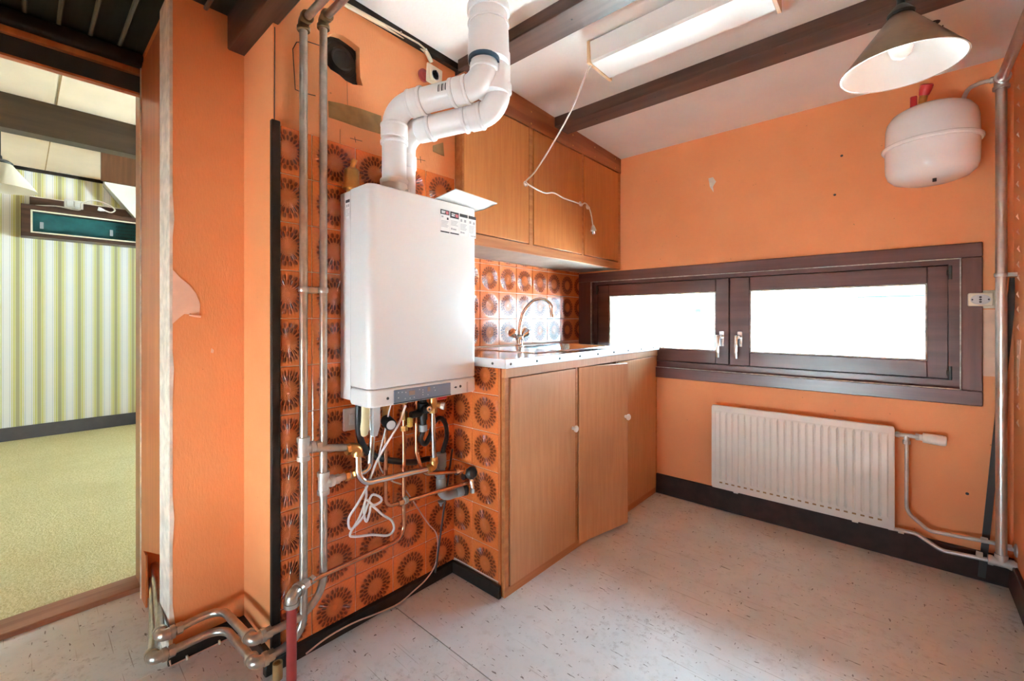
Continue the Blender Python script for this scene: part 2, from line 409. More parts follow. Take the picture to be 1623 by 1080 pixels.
# ---- left wall (solid behind the chase and the kitchen units)
b = BM(); box(b, -2.36, XL, 0.47, 2.86, 0, 2.5); box(b, -2.36, XL, 0.326, 0.47, 0.295, 2.5); box(b, -1.89, XL, 0.326, 0.47, 0, 0.295); box(b, -2.36, -2.22, 0.326, 0.47, 0, 0.295); wl = struct(obj('wall_left', b, 'orange_wallpaper'), 'orange textured wallpaper wall beside the doorway')
# plaster edge of the pillar towards the alcove
b = BM(); box(b, -1.890, XL+0.001, 0.318, 0.3265, 0.0, 2.2); obj('plaster_edge', b, 'plaster_raw', wl)
# raw irregular edge and the torn flap of wallpaper
yy = 0.3185
prof = [0.016, 0.004, 0.006, 0.012, 0.005, 0.004, 0.007, 0.011, 0.004, 0.006, 0.003, 0.012, 0.006, 0.004, 0.005, 0.003, 0.006, 0.004]
z0, z1 = 0.10, 2.14
pts = [(XL+0.0005, yy, z0)]+[(XL+0.0005, yy+prof[i], z0+(z1-z0)*i/(len(prof)-1)) for i in range(len(prof))]+[(XL+0.0005, yy, z1)]
b = BM(); prism(b, pts, (0.0012, 0, 0)); obj('torn_edge', b, 'plaster_raw', wl)
tear = [(-1.7440,0.3268,1.2575), (-1.7440,0.3465,1.2326), (-1.7440,0.3700,1.2116), (-1.7440,0.3889,1.1835), (-1.7440,0.3994,1.1503), (-1.7440,0.3976,1.1126), (-1.7440,0.3785,1.1145), (-1.7440,0.3565,1.1164), (-1.7440,0.3415,1.1020), (-1.7440,0.3251,1.0839)]
b = BM(); prism(b, tear, (0.0016, 0, 0)); obj('torn_patch', b, 'torn_paper', wl)
b = BM(); sweep(b, [V(*(-1.7380,0.3687,1.1144)), V(*(-1.7360,0.3837,1.1104)), V(*(-1.7380,0.3997,1.1084))], 0.004, 8); obj('paper_curl', b, 'torn_paper', wl)
b = BM(); prism(b, [(-1.7440,0.4314,1.0019), (-1.7440,0.4387,0.9951), (-1.7440,0.4369,0.9846), (-1.7440,0.4296,0.9871)], (0.001, 0, 0)); obj('paper_nick', b, 'torn_paper', wl)

# ---- boiler chase: front plate with a ragged fan hole, body behind
hole = [(-1.4770,0.7047,2.0766), (-1.4770,0.7293,2.0973), (-1.4770,0.7593,2.1030), (-1.4770,0.7901,2.0976), (-1.4770,0.8244,2.0886), (-1.4770,0.8244,2.0449), (-1.4770,0.8269,1.9838), (-1.4770,0.8369,1.9556), (-1.4770,0.7998,1.9454), (-1.4770,0.7711,1.9473), (-1.4770,0.7477,1.9578), (-1.4770,0.7158,1.9642), (-1.4770,0.6958,1.9816), (-1.4770,0.6915,2.0293)]
b = BM()
outer = [(XC, 0.53, 0), (XC, 1.28, 0), (XC, 1.28, 2.27), (XC, 0.53, 2.27)]
def loop(pts):
    vv = [b.verts.new(p) for p in pts]; return [b.edges.new((vv[i], vv[(i+1) % len(vv)])) for i in range(len(vv))]
es = loop(outer)+loop([(XC, p[1], p[2]) for p in hole])
bmesh.ops.triangle_fill(b, edges=es, use_beauty=True, normal=(1, 0, 0))
r = bmesh.ops.extrude_face_region(b, geom=list(b.faces)); bmesh.ops.translate(b, vec=(-0.03, 0, 0), verts=[g for g in r['geom'] if isinstance(g, bmesh.types.BMVert)])
hy_, hz_ = sum(p[1] for p in hole)/len(hole), sum(p[2] for p in hole)/len(hole)
box(b, XL, XC-0.10, 0.53, 1.28, 0, 2.27); box(b, XC-0.10, XC-0.03, 0.53, 1.28, 0, hz_-.13); box(b, XC-0.10, XC-0.03, 0.53, hy_-.11, hz_-.13, 2.27); box(b, XC-0.10, XC-0.03, hy_+.11, 1.28, hz_-.13, 2.27)
wc = struct(obj('wall_chase', b, 'orange_wallpaper'), 'orange papered chase wall projecting behind the boiler, half tiled')
# brown paper remnants, pen crosses and hairlines on the chase
b = BM(); prism(b, [(-1.4765,0.7066,1.8515), (-1.4765,0.7521,1.8595), (-1.4765,0.8241,1.8676), (-1.4765,0.9121,1.8705), (-1.4765,0.9121,1.8011), (-1.4765,0.8241,1.7964), (-1.4765,0.7637,1.7968), (-1.4765,0.7089,1.7958)], (0.0012, 0, 0)); obj('paper_remnant', b, 'brown_paper', wc)
b = BM(); prism(b, [(-1.4765,1.1575,1.8305), (-1.4765,1.2118,1.8602), (-1.4765,1.2188,1.8024), (-1.4765,1.1575,1.8066)], (0.0012, 0, 0)); obj('paper_remnant', b, 'brown_paper', wc)
def hair(par, pts, r=0.0009, mat='print_black', name='pencil_line'):
    b = BM(); sweep(b, [V(*p) for p in pts], r, 5); return obj(name, b, mat, par)
hair(wc, [(-1.4765,0.7875,1.7483), (-1.4765,0.8341,1.7511)]); hair(wc, [(-1.4765,0.8044,1.7581), (-1.4765,0.8093,1.7390)])
hair(wc, [(-1.4765,1.0740,1.7520), (-1.4765,1.1182,1.7562)]); hair(wc, [(-1.4765,1.0928,1.7674), (-1.4765,1.0959,1.7424)])
hair(wc, [(-1.4765,0.7497,1.7677), (-1.4765,0.7497,1.6413)], 0.0005); hair(wc, [(-1.4765,0.7755,1.9445), (-1.4765,0.7779,1.8555)], 0.0005)
hair(wc, [(XC+0.0005, 0.534, 1.72), (XC+0.0005, 0.535, 2.02)], 0.0016)
# thin bell wire tacked around the pipes
hair(wc, [(-1.4740,0.6749,2.0268), (-1.4740,0.6369,2.0216), (-1.4740,0.6004,2.0023), (-1.4740,0.5885,1.9742), (-1.4740,0.5925,1.9105), (-1.4740,0.5964,1.8466), (-1.4740,0.6205,1.8456), (-1.4740,0.6621,1.8511)], 0.0014, 'black_rubber', 'bell_wire')

# ---- tiles on the chase, on the flank of the base unit and as backsplash
TP = 0.1540
def tile_mesh(x0, x1, y0, y1, name):
    b = BM(); box(b, x0, x1, y0, y1, -0.004, 0.004, 0.0016, 1)
    for f in b.faces: f.smooth = True
    for e in b.edges: e.smooth = e.calc_face_angle(0) < 0.3
    me = bpy.data.meshes.new(name); b.to_mesh(me); b.free(); me.materials.append(MATS['sunflower_tile']); return me
TM = {}
def tiles(parent, plane, rot, ug, zg, first_full_u, cuts=()):
    """ug: column edges along the wall, zg: row edges; a cut tile keeps its pattern centred on the whole tile it was cut from"""
    for i in range(len(ug)-1):
        for j in range(len(zg)-1):
            u0, u1, za, zb = ug[i][0], ug[i+1][0], zg[j], zg[j+1]
            cu = ug[i][1]; cz = zrow(za, zb)
            k = tuple(round(q, 4) for q in (u0-cu, u1-cu, za-cz, zb-cz))
            if k not in TM: TM[k] = tile_mesh(k[0]+0.0014, k[1]-0.0014, k[2]+0.0014, k[3]-0.0014, 'tile')
            instance('tile', TM[k], parent, plane(cu, cz), rot)
ZG = [0.024+TP*i for i in range(13)]
def zrow(za, zb):
    i = min(range(12), key=lambda i: abs((ZG[i]+ZG[i+1])/2-(za+zb)/2)); return (ZG[i]+ZG[i+1])/2
RX = Matrix(((0, 0, 1), (1, 0, 0), (0, 1, 0))); RY = Matrix(((1, 0, 0), (0, 0, -1), (0, 1, 0)))
zr = [0.045]+ZG[1:12]
zr[-1] = 1.716
bxo('grout_bed', 'grout', wc, XC, XC+0.0040, 0.548, 1.277, 0.04, 1.716)
# (edge, pattern centre of the column that starts there)
cols = [(0.5490, 0.6488-0.0782), (0.6488, 0.727), (0.8048, 0.8830), (0.9610, 1.0392), (1.1172, 1.1954), (1.2735, 0)]
tiles(wc, lambda u, z: (XC+0.004, u, z), RX, cols, zr, 0)
# black corner strip, top moulding, plinth
bxo('trim_1', 'black_trim', None, XC-0.004, XC+0.012, 0.522, 0.548, 0.02, 1.725, 0.002)['kind'] = 'structure'
b = BM(); prism(b, [(XC, 0.56, CZ(.56)-.028), (XC, 1.285, CZ(1.285)-.028), (XC, 1.285, CZ(1.285)+.004), (XC, .56, CZ(.56)+.004)], (.022, 0, 0)); struct(obj('trim_2', b, 'black_trim'))
b = BM(); box(b, XC, XC+0.024, 0.50, 1.268, 0, 0.045, 0.003); box(b, -1.745, XC+0.01, 0.512, 0.53, 0, 0.05, 0.002); box(b, XL, XL+0.015, 0.312, 0.512, 0, 0.055, 0.002)
bl = struct(obj('baseboard_left', b, 'black_trim'), 'low black plinth around the boiler chase')

# ---- far wall with the window opening
WX0, WX1, WZ0, WZ1 = -1.70, 0.205, 0.775, 1.378
b = BM(); box(b, XL, WX0, YF, YF+0.16, 0, 2.3); box(b, WX1, XR, YF, YF+0.16, 0, 2.3); box(b, WX0, WX1, YF, YF+0.16, 0, WZ0); box(b, WX0, WX1, YF, YF+0.16, WZ1, 2.3)
wf = struct(obj('wall_far', b, 'orange_wallpaper'), 'orange papered far wall around the low wide window')
b = BM(); prism(b, [(-0.8526,2.6995,1.9289), (-0.8279,2.6995,1.9310), (-0.8104,2.6995,1.9015), (-0.8279,2.6995,1.8756), (-0.8244,2.6995,1.8417), (-0.8455,2.6995,1.8791)], (0, -0.001, 0)); obj('chipped_plaster', b, 'plaster_raw', wf)
for (u, v, z_) in ((0,0,0),): pass
for p in ((-0.2235,2.6990,1.9067), (-0.2512,2.6990,1.7188), (0.2078,2.6990,0.3515), (0.1065,2.6990,0.7361)):
    b = BM(); lathe(b, p, (0, -1, 0), [(0, 0.006), (0.001, 0.005), (0.001, 0)], 8); obj('screw_hole', b, 'dark_metal', wf)
# pale papered-over strip beside the sockets
b = BM(); box(b, 0.254, 0.315, YF-0.0015, YF, 0.86, 1.14); obj('paper_strip', b, 'torn_paper', wf)
bf = struct(bxo('baseboard_far', 'dark_baseboard', None, XL, XR, YF-0.016, YF, 0, 0.122, 0.003), 'dark brown painted baseboard under the radiator')
wr = struct(bxo('wall_right', 'orange_wallpaper', None, XR, XR+0.12, YB, YF+0.16, 0, 2.3), 'orange papered wall at the right edge')
struct(bxo('baseboard_right', 'dark_baseboard', None, XR-0.016, XR, YB, YF-0.016, 0, 0.122, 0.003))
# lifted paper stitches near the right corner
for i in range(22):
    z = 2.02-0.062*i-random.uniform(0, .015); y = 2.60+random.uniform(-.012, .012)
    b = BM(); sweep(b, [V(XR, y, z), V(XR-0.004, y-0.008, z-0.012), V(XR, y-0.016, z-0.026)], [0.001, 0.0035, 0.001], 5); obj('lifted_paper', b, 'torn_paper', wr)
b = BM(); prism(b, [(XR-0.0005, 2.545, 1.02), (XR-0.0005, 2.62, 1.02), (XR-0.0005, 2.62, 0.80), (XR-0.0005, 2.60, 0.80), (XR-0.0005, 2.58, 0.90)], (-0.0015, 0, 0)); obj('torn_patch', b, 'torn_paper', wr)
# ---- back wall behind the camera, with an opening added to let in fill light
b = BM(); bx0, bx1, bz0, bz1 = -1.20, -0.30, 0.03, 0.45
box(b, -2.46, bx0, YB-0.14, YB, 0, 2.3); box(b, bx1, XR+0.12, YB-0.14, YB, 0, 2.3); box(b, bx0, bx1, YB-0.14, YB, 0, bz0); box(b, bx0, bx1, YB-0.14, YB, bz1, 2.3)
struct(obj('wall_back', b, 'orange_wallpaper'), 'orange papered wall behind the viewer')
# ---- ceilings
b = BM(); prism(b, [(XL-.02, .52, CZ(.52)), (XL-.02, YF+.1, CZ(YF+.1)), (XL-.02, YF+.1, 2.4), (XL-.02, .52, 2.4)], (XR-XL+.12, 0, 0)); ce = struct(obj('ceiling', b, 'plaster'), 'white stippled plaster ceiling between dark beams')
b = BM(); box(b, -2.46, XR+0.1, YB-0.1, 0.52, ZP, ZP+0.25); cp = struct(obj('ceiling_plank', b, 'dark_plank'), 'dark lacquered plank ceiling over the doorway alcove')
b = BM(); box(b, -2.36, XR, -0.0415, 0.0415, -0.010, 0.0, 0.004); pm = obj('plank', b, 'dark_plank', None)
me = pm.data; bpy.data.objects.remove(pm)
pw = 0.0808
for i in range(-4, 6): instance('plank', me, cp, ((-2.36+XR)/2, 0.0521+pw*i, ZP))
for i in range(-4, 6):                          # beads in the V joints
    bb = BM(); box(bb, -2.36, XR, 0.0115+pw*i-0.006, 0.0115+pw*i+0.006, ZP-0.014, ZP-0.002, 0.003); obj('joint_bead', bb, 'dark_plank', cp)

# ---- doorway wall between alcove and living room
DX0, DX1 = -2.40, -2.255
DY0, DY1 = -0.62, 0.3255
b = BM(); box(b, DX0, DX1, YB, DY0-0.05, 0, 2.5); box(b, DX0, DX1, DY0-0.05, 0.37, 2.085, 2.5); box(b, DX0, -2.355, DY1+0.03, 3.2, 0, 2.5); box(b, DX0, DX1, YB-0.6, YB, 0, 2.5)
struct(obj('wall_doorway', b, 'living_white'), 'wall with the doorway to the living room')
dr = thing('door_1', (DX1, -0.14, 0), 'open doorway with reddish wooden frame', 'doorway'); dr['kind'] = 'structure'; del dr['category']
bxo('jamb', 'jamb_wood', dr, DX0-0.01, DX1+0.012, DY1, DY1+0.045, 0.0, 2.085, 0.002)
bxo('jamb', 'jamb_wood', dr, DX0-0.01, DX1+0.012, DY0-0.045, DY0, 0.0, 2.085, 0.002)
bxo('head_rail', 'jamb_wood', dr, DX1-0.035, DX1+0.014, DY0, DY1, 2.062, 2.085, 0.002)
bxo('transom_panel', 'dark_transom', dr, DX1-0.03, DX1-0.006, DY0, DY1, 1.996, 2.062)
bxo('bottom_rail', 'red_wood', dr, DX1-0.03, DX1-0.002, DY0, DY1, 1.988, 1.996)
bxo('threshold', 'threshold_wood', dr, DX0-0.02, -2.30, DY0-0.05, DY1+0.02, -0.003, 0.020, 0.004)
# lining board of the alcove flank, cut out at the bottom for the pipes
b = BM(); prism(b, [(-2.236, .3195, .19), (-1.8915, .3195, .295), (-1.8915, .3195, 2.10), (-2.236, .3195, 2.10)], (0, .006, 0))
lb = tag(obj('lining_board', b, 'red_wood'), 'reddish varnished wooden board lining the side of the doorway alcove', 'board')
b = BM(); box(b, -2.236, -2.15, 0.3195, 0.3255, 0.0, 0.20); obj('foot_piece', b, 'red_wood', lb)
b = BM(); box(b, -2.243, -2.237, 0.316, 0.3255, 0.0, 2.10); obj('paint_line', b, 'plaster_raw', lb)
b = BM(); box(b, DX1-0.01, DX1+0.040, -0.9, 0.324, 2.086, 2.140, 0.012, 3); struct(obj('trim_3', b, 'black_trim'), 'dark moulding above the doorway')

# ---- ceiling beams
def beam(y0, y1, z0, x0, x1, lab):
    b = BM(); box(b, x0, x1, y0, y1, z0, CZ((y0+y1)/2)+0.01, 0.004, 1)
    o = tag(obj('ceiling_beam', b, 'beam_wood'), lab, 'beam', 'dark ceiling beams'); return o
beam(0.478, 0.548, 2.032, XL, XR, 'deep dark brown ceiling beam above the doorway pillar')
b1 = beam(1.262, 1.388, 2.176, -1.44, XR, 'dark wooden ceiling beam behind the white flue pipe')
b2 = beam(1.943, 2.070, 2.148, -1.44, XR, 'dark wooden ceiling beam above the cone lamp')
for x in (-1.2, -0.9, -0.62, -0.36, -0.1):
    for bb, yc, zz in ((b1, 1.325, 2.176), (b2, 2.006, 2.148)):
        q = BM(); lathe(q, (x+random.uniform(-.03, .03), yc+random.uniform(-.015, .015), zz+0.001), (0, 0, -1), [(0, 0.005), (0.0015, 0.004), (0.0015, 0)], 8); obj('bolt_hole', q, 'black_trim', bb)

# ================================================================== LIVING ROOM beyond the doorway
LZ = 2.49
struct(bxo('floor_living', 'carpet', None, -6.1, DX0-0.01, -2.2, 3.3, -0.10, 0.004), 'yellow-green carpet of the living room')
wv = struct(bxo('wall_living', 'striped_wallpaper', None, -6.12, -6.0, -2.2, 3.3, 0, LZ), 'green and white striped wallpaper wall in the living room')
struct(bxo('baseboard_living', 'grey_baseboard', None, -6.0, -5.985, -2.2, 3.3, 0.004, 0.125, 0.003), 'grey baseboard under the striped wallpaper')
struct(bxo('trim_4', 'black_trim', None, -6.0, -5.98, -2.2, 0.66, LZ-0.03, LZ, 0.003))
b = BM(); box(b, -6.12, DX0, -2.2, 3.3, LZ, LZ+0.1); cl = struct(obj('ceiling_living', b, 'living_ceiling'), 'cream panelled living room ceiling')
for y in (-0.55, 0.16, 0.87):
    bb = BM(); box(bb, -6.0, DX0, y-0.003, y+0.003, LZ-0.003, LZ); obj('joint_strip', bb, 'brown_paper', cl)
b = BM()
box(b, -6.12, -4.75, 3.2, 3.3, 0, LZ); box(b, -3.25, DX0, 3.2, 3.3, 0, LZ); box(b, -4.75, -3.25, 3.2, 3.3, 0, 0.9); box(b, -4.75, -3.25, 3.2, 3.3, 1.9, LZ)
struct(obj('wall_living_side', b, 'living_white'), 'living room side wall with a wide window')
struct(bxo('wall_living_end', 'living_white', None, -6.12, DX0, -2.3, -2.2, 0, LZ))
# beam across the living room
b = BM(); box(b, -4.22, -4.10, -2.2, 3.2, 2.275, LZ, 0.004); tag(obj('ceiling_beam', b, 'beam_wood_y'), 'brown painted ceiling beam across the living room seen through the doorway', 'beam', 'dark ceiling beams')

# ================================================================== WINDOW
wi = thing('window_1', (-0.74, YF, 0.733), 'low wide dark brown wooden window with two sashes', 'window'); wi['kind'] = 'structure'; del wi['category']
yc0 = YF-0.022
bxo('casing', 'dark_frame', wi, -1.742, 0.252, yc0, YF, 1.362, 1.424, 0.003)
bxo('casing', 'dark_frame', wi, -1.742, 0.252, yc0, YF, 0.733, 0.796, 0.003)
bxo('casing', 'dark_frame_v', wi, -1.742, -1.640, yc0, YF, 0.796, 1.362, 0.003)
bxo('casing', 'dark_frame_v', wi, 0.188, 0.252, yc0, YF, 0.796, 1.362, 0.003)
b = BM(); t = 0.004
for (x0, x1, z0, z1) in ((-1.640, 0.188, 1.358, 1.362), (-1.640, 0.188, 0.796, 0.800), (-1.640, -1.636, 0.8, 1.358), (0.184, 0.188, 0.8, 1.358)): box(b, x0, x1, yc0-0.002, yc0+0.004, z0, z1)
obj('casing_edge', b, 'bead_white', wi)
# reveal (fixed frame) behind the casing
b = BM()
for (x0, x1, z0, z1) in ((WX0, WX1, 1.340, WZ1), (WX0, WX1, WZ0, 0.832), (WX0, -1.612, 0.832, 1.340), (0.152, WX1, 0.832, 1.340)): box(b, x0, x1, YF+0.02, YF+0.125, z0, z1)
for (x0, x1, z0, z1) in ((WX0, WX1, 1.362, WZ1), (WX0, WX1, WZ0, 0.796), (WX0, -1.640, 0.796, 1.362), (0.188, WX1, 0.796, 1.362)): box(b, x0, x1, YF, YF+0.02, z0, z1)
obj('fixed_frame', b, 'dark_frame', wi)
ys0, ys1 = YF+0.030, YF+0.090
b = BM()                                       # rebate the sashes close against, and the mullion between them
for (x0, x1, z0, z1) in ((WX0, WX1, 1.318, WZ1), (WX0, WX1, WZ0, 0.855), (WX0, -1.592, 0.855, 1.318), (0.132, WX1, 0.855, 1.318), (-0.775, -0.721, 0.855, 1.318)): box(b, x0, x1, ys1+0.001, YF+0.15, z0, z1)
obj('rebate_frame', b, 'dark_frame', wi)
def sash(x0, x1, px0, px1, hx, hd):
    z0, z1, q0, q1 = 0.835, 1.338, 0.911, 1.262
    s = BM(); box(s, x0, px0, ys0, ys1, z0, z1, 0.003); box(s, px1, x1, ys0, ys1, z0, z1, 0.003); box(s, px0, px1, ys0, ys1, z0, q0, 0.003); box(s, px0, px1, ys0, ys1, q1, z1, 0.003)
    so = obj('sash', s, 'dark_frame', wi)
    s = BM(); k = 0.007
    for (a, c, d, e) in ((px0, px0+k, q0, q1), (px1-k, px1, q0, q1), (px0+k, px1-k, q0, q0+k), (px0+k, px1-k, q1-k, q1)): box(s, a, c, ys0+0.006, ys0+0.03, d, e)
    obj('glazing_bead', s, 'bead_white', so)
    bxo('pane', 'window_glass', so, px0, px1, ys0+0.030, ys0+0.034, q0, q1)
    h = BM(); hz = 0.985
    box(h, hx-0.014, hx+0.014, ys0-0.008, ys0, hz-0.045, hz+0.045, 0.002)
    cyl(h, (hx, ys0, hz+0.012), (hx, ys0-0.034, hz+0.012), 0.009, 12)
    box(h, hx-0.010+hd*0.012, hx+0.010+hd*0.012, ys0-0.043, ys0-0.030, hz-0.11, hz+0.024, 0.004, 2)
    obj('handle', h, 'steel', so)
    return so
s1 = sash(-1.612, -0.750, -1.527, -0.822, -0.787, -1)
s2 = sash(-0.746, 0.152, -0.642, 0.084, -0.690, -1)
for so, x in ((s1, -1.618), (s2, 0.158)):
    for z in (0.862, 1.305):
        h = BM(); cyl(h, (x, ys0-0.006, z-0.03), (x, ys0-0.006, z+0.03), 0.007, 10); box(h, x-0.012, x+0.012, ys0-0.008, ys0, z-0.012, z+0.012, 0.002); obj('hinge', h, 'dark_metal', so)
# unseen window added behind the camera to brighten walls and ceiling
wb = thing('fill_window', (-0.75, YB, 0.03), 'unseen low white framed window added behind the viewer for fill light', 'window'); wb['kind'] = 'structure'; del wb['category']
for (x0, x1, z0, z1) in ((-1.20, -0.30, 0.43, 0.45), (-1.20, -0.30, 0.03, 0.05), (-1.20, -1.18, 0.05, 0.43), (-0.32, -0.30, 0.05, 0.43)): bxo('frame_rail', 'white_plastic', wb, x0, x1, YB-0.10, YB-0.04, z0, z1, 0.003)
bxo('pane', 'window_glass', wb, -1.18, -0.32, YB-0.075, YB-0.071, 0.05, 0.43)
wl2 = thing('window_3', (-4.0, 3.2, 0.9), 'wide living room window', 'window'); wl2['kind'] = 'structure'; del wl2['category']
for (x0, x1, z0, z1) in ((-4.75, -3.25, 1.84, 1.9), (-4.75, -3.25, 0.9, 0.96), (-4.75, -4.69, 0.96, 1.84), (-3.31, -3.25, 0.96, 1.84)): bxo('frame_rail', 'white_plastic', wl2, x0, x1, 3.22, 3.28, z0, z1, 0.003)
bxo('pane', 'window_glass', wl2, -4.69, -3.31, 3.25, 3.254, 0.96, 1.84)

# ================================================================== KITCHEN UNITS
# ---- wall cabinet
UX = -1.42; UB = 1.436
uc = thing('wall_cabinet', (-1.58, 1.98, UB), 'brown veneered wall cabinet with three doors above the sink', 'cabinet')
b = BM(); box(b, -1.742, UX-0.034, 1.290, 2.697, UB+0.006, 2.176); obj('carcass', b, 'shelf_wood', uc)  # dark wood puts the shade of the door gaps into the colour
bxo('side_panel', 'veneer_rail', uc, -1.742, UX-0.018, 1.283, 1.290, UB+0.006, 2.176)
b = BM(); box(b, -1.742, UX-0.019, 1.284, 2.696, UB, UB+0.006); obj('underside', b, 'under_board', uc)
def yU(u): return None
dY = [((-1.4200,1.2808,1.6634)[1], (-1.4200,1.7234,1.7614)[1]), ((-1.4200,1.7643,1.7705)[1], (-1.4200,2.2173,1.8708)[1]), ((-1.4200,2.2449,1.8769)[1], (-1.4200,2.6659,1.9701)[1])]
dY[2] = (dY[2][0], 2.660)
dz0, dz1 = 1.485, 2.075
b = BM(); box(b, UX-0.018, UX, 1.283, 2.697, UB-0.002, dz0-0.005, 0.001); obj('bottom_rail', b, 'veneer_rail', uc)
b = BM(); prism(b, [(UX-.018, 1.284, dz1+.006), (UX-.018, 2.697, dz1+.006), (UX-.018, 2.697, CZ(2.697)-.001), (UX-.018, 1.284, CZ(1.284)-.001)], (.021, 0, 0)); fa = obj('fascia_board', b, 'fascia_wood', uc)
for y in (1.40, 1.74, 2.12, 2.36, 2.62):
    for z in (2.10, 2.16):
        q = BM(); lathe(q, (UX+0.003, y, z), (1, 0, 0), [(0, 0.005), (0.002, 0.004), (0.002, 0)], 8); obj('screw', q, 'brass', fa)
for (a, c) in ((1.283, dY[0][0]-0.005), (dY[0][1]+0.006, dY[1][0]-0.006), (dY[1][1]+0.004, dY[2][0]-0.004), (dY[2][1]+0.005, 2.697)):
    b = BM(); box(b, UX-0.018, UX-0.001, a, c, dz0-0.006, dz1+0.007); obj('stile', b, 'veneer_rail', uc)
for i, (a, c) in enumerate(dY): bxo('door', 'veneer', uc, UX-0.018, UX+0.0015, a, c, dz0, dz1, 0.0012)

# ---- base cabinet
BX = -1.165; BT = 0.905; CY0 = 1.268
bc = thing('base_cabinet', (-1.45, 1.98, 0), 'worn brown veneered sink cabinet with round white knobs', 'cabinet')
b = BM()
box(b, -1.742, BX-0.02, CY0+0.010, CY0+0.026, 0.0, BT); box(b, -1.742, BX-0.02, 2.675, 2.695, 0, BT); box(b, -1.742, BX-0.03, CY0+0.026, 2.675, 0.03, 0.045); box(b, -1.742, -1.73, CY0+0.026, 2.675, 0.045, BT); box(b, -1.742, BX-0.02, 2.168, 2.184, 0.045, 0.72)
obj('carcass', b, 'veneer_base', bc)
bxo('bottom_rail', 'veneer_rail', bc, BX-0.02, BX-0.002, CY0, 2.697, 0.0, 0.036, 0.001)
bxo('top_rail', 'veneer_base', bc, BX-0.02, BX+0.003, CY0, 2.697, 0.868, BT, 0.001)
for (a, c) in ((CY0, 1.292), (1.768, 1.786), (2.160, 2.178), (2.676, 2.697)): bxo('stile', 'veneer_rail', bc, BX-0.02, BX-0.001, a, c, 0.036, 0.868, 0.001)
bz0, bz1 = 0.030, 0.866
def knob(par, p, d):
    q = BM(); lathe(q, p, d, [(0, 0.008), (0.012, 0.0065), (0.016, 0.0145), (0.022, 0.016), (0.026, 0.0135), (0.027, 0)], 18); return obj('knob', q, 'white_enamel', par)
d1 = bxo('door', 'veneer_base', bc, BX-0.018, BX+0.003, 1.298, 1.761, bz0+.008, bz1-.002, 0.0015); knob(d1, (BX+0.003, 1.735, 0.585), (1, 0, 0))
an = math.radians(11.5); hy = 1.792
b = BM(); box(b, -0.018, 0.003, 0, 0.367, bz0-0.012, bz1, 0.0015); M = Matrix.Translation((BX, hy, 0)) @ Matrix.Rotation(-an, 4, 'Z'); bmesh.ops.transform(b, matrix=M, verts=b.verts)
d2 = obj('door', b, 'veneer_base', bc); d2['label'] = 'cabinet door standing slightly ajar'
knob(d2, M @ V(0.003, 0.345, 0.585), M.to_3x3() @ V(1, 0, 0))
bxo('door', 'veneer_base', bc, BX-0.018, BX+0.002, 2.182, 2.671, bz0+.008, bz1-.002, 0.0015)
# tiled flank
fp = bxo('tiled_side', 'grout', bc, -1.470, -1.196, CY0, CY0+0.010, 0.0, BT)
zs = [0.055]+ZG[1:6]+[BT]
tiles(fp, lambda u, z: (u, CY0, z), RY, [(-1.468, -1.425), (-1.350, -1.273), (-1.197, 0)], zs, 0)
bxo('corner_strip', 'red_wood', bc, -1.197, BX-0.02, CY0-0.006, CY0+0.004, 0.0, BT, 0.001)
pb = struct(bxo('baseboard_cabinet', 'black_trim', None, -1.455, -1.178, CY0-0.022, CY0-0.006, 0.0, 0.050, 0.002), 'black plinth under the tiled cabinet flank')

# ---- backsplash tiles (on the left wall)
bxo('grout_bed', 'grout', wl, XL, XL+0.004, 1.283, 2.678, 0.945, UB-0.002)
bc_cols = [(1.381, 1.4575), (1.534, 1.6105), (1.687, 1.7635), (1.840, 1.9165), (1.993, 2.0695), (2.146, 2.2225), (2.299, 2.3755), (2.452, 2.5285), (2.605, 2.6815), (2.677, 0)]
tiles(wl, lambda u, z: (XL+0.004, u, z), RX, bc_cols, [0.948, 1.102, 1.256, 1.410, UB-0.003], 0)

# ---- worktop with sink
wt = thing('worktop', (-1.45, 1.98, BT), 'stainless steel worktop with inset sink bowl and screwed metal edge', 'worktop')
WT = 0.942; sx0, sx1, sy0, sy1 = -1.63, -1.27, 1.83, 2.33
y0w = CY0-0.012; x1w = BX+0.014
b = BM()
box(b, -1.738, sx0, y0w, 2.697, WT-0.004, WT); box(b, sx1, x1w, y0w, 2.697, WT-0.004, WT); box(b, sx0, sx1, y0w, sy0, WT-0.004, WT); box(b, sx0, sx1, sy1, 2.697, WT-0.004, WT)
obj('steel_sheet', b, 'steel_top', wt)
b = BM()
for (a, c, d, e) in ((-1.738, sx0, y0w, 2.690), (sx1, x1w-0.002, y0w+0.002, 2.690), (sx0, sx1, y0w, sy0), (sx0, sx1, sy1, 2.690)): box(b, a, c, d+0.002, e, BT+0.001, WT-0.004)
obj('core_board', b, 'veneer_base', wt)
b = BM(); box(b, x1w-0.002, x1w+0.001, y0w-0.001, 2.697, WT-0.036, WT+0.0006, 0.0012); box(b, -1.47, x1w-0.002, y0w-0.002, y0w+0.001, WT-0.036, WT+0.0006, 0.0012); es_ = obj('edge_strip', b, 'steel_edge_glare', wt)
for i in range(9):
    q = BM(); lathe(q, (x1w+0.001, 1.285+0.165*i, WT-0.019), (1, 0, 0), [(0, 0.0055), (0.003, 0.004), (0.0032, 0)], 10); obj('screw', q, 'dark_metal', es_)
for x in (-1.39, -1.22): q = BM(); lathe(q, (x, y0w-0.002, WT-0.019), (0, -1, 0), [(0, 0.0055), (0.003, 0.004), (0.0032, 0)], 10); obj('screw', q, 'dark_metal', es_)
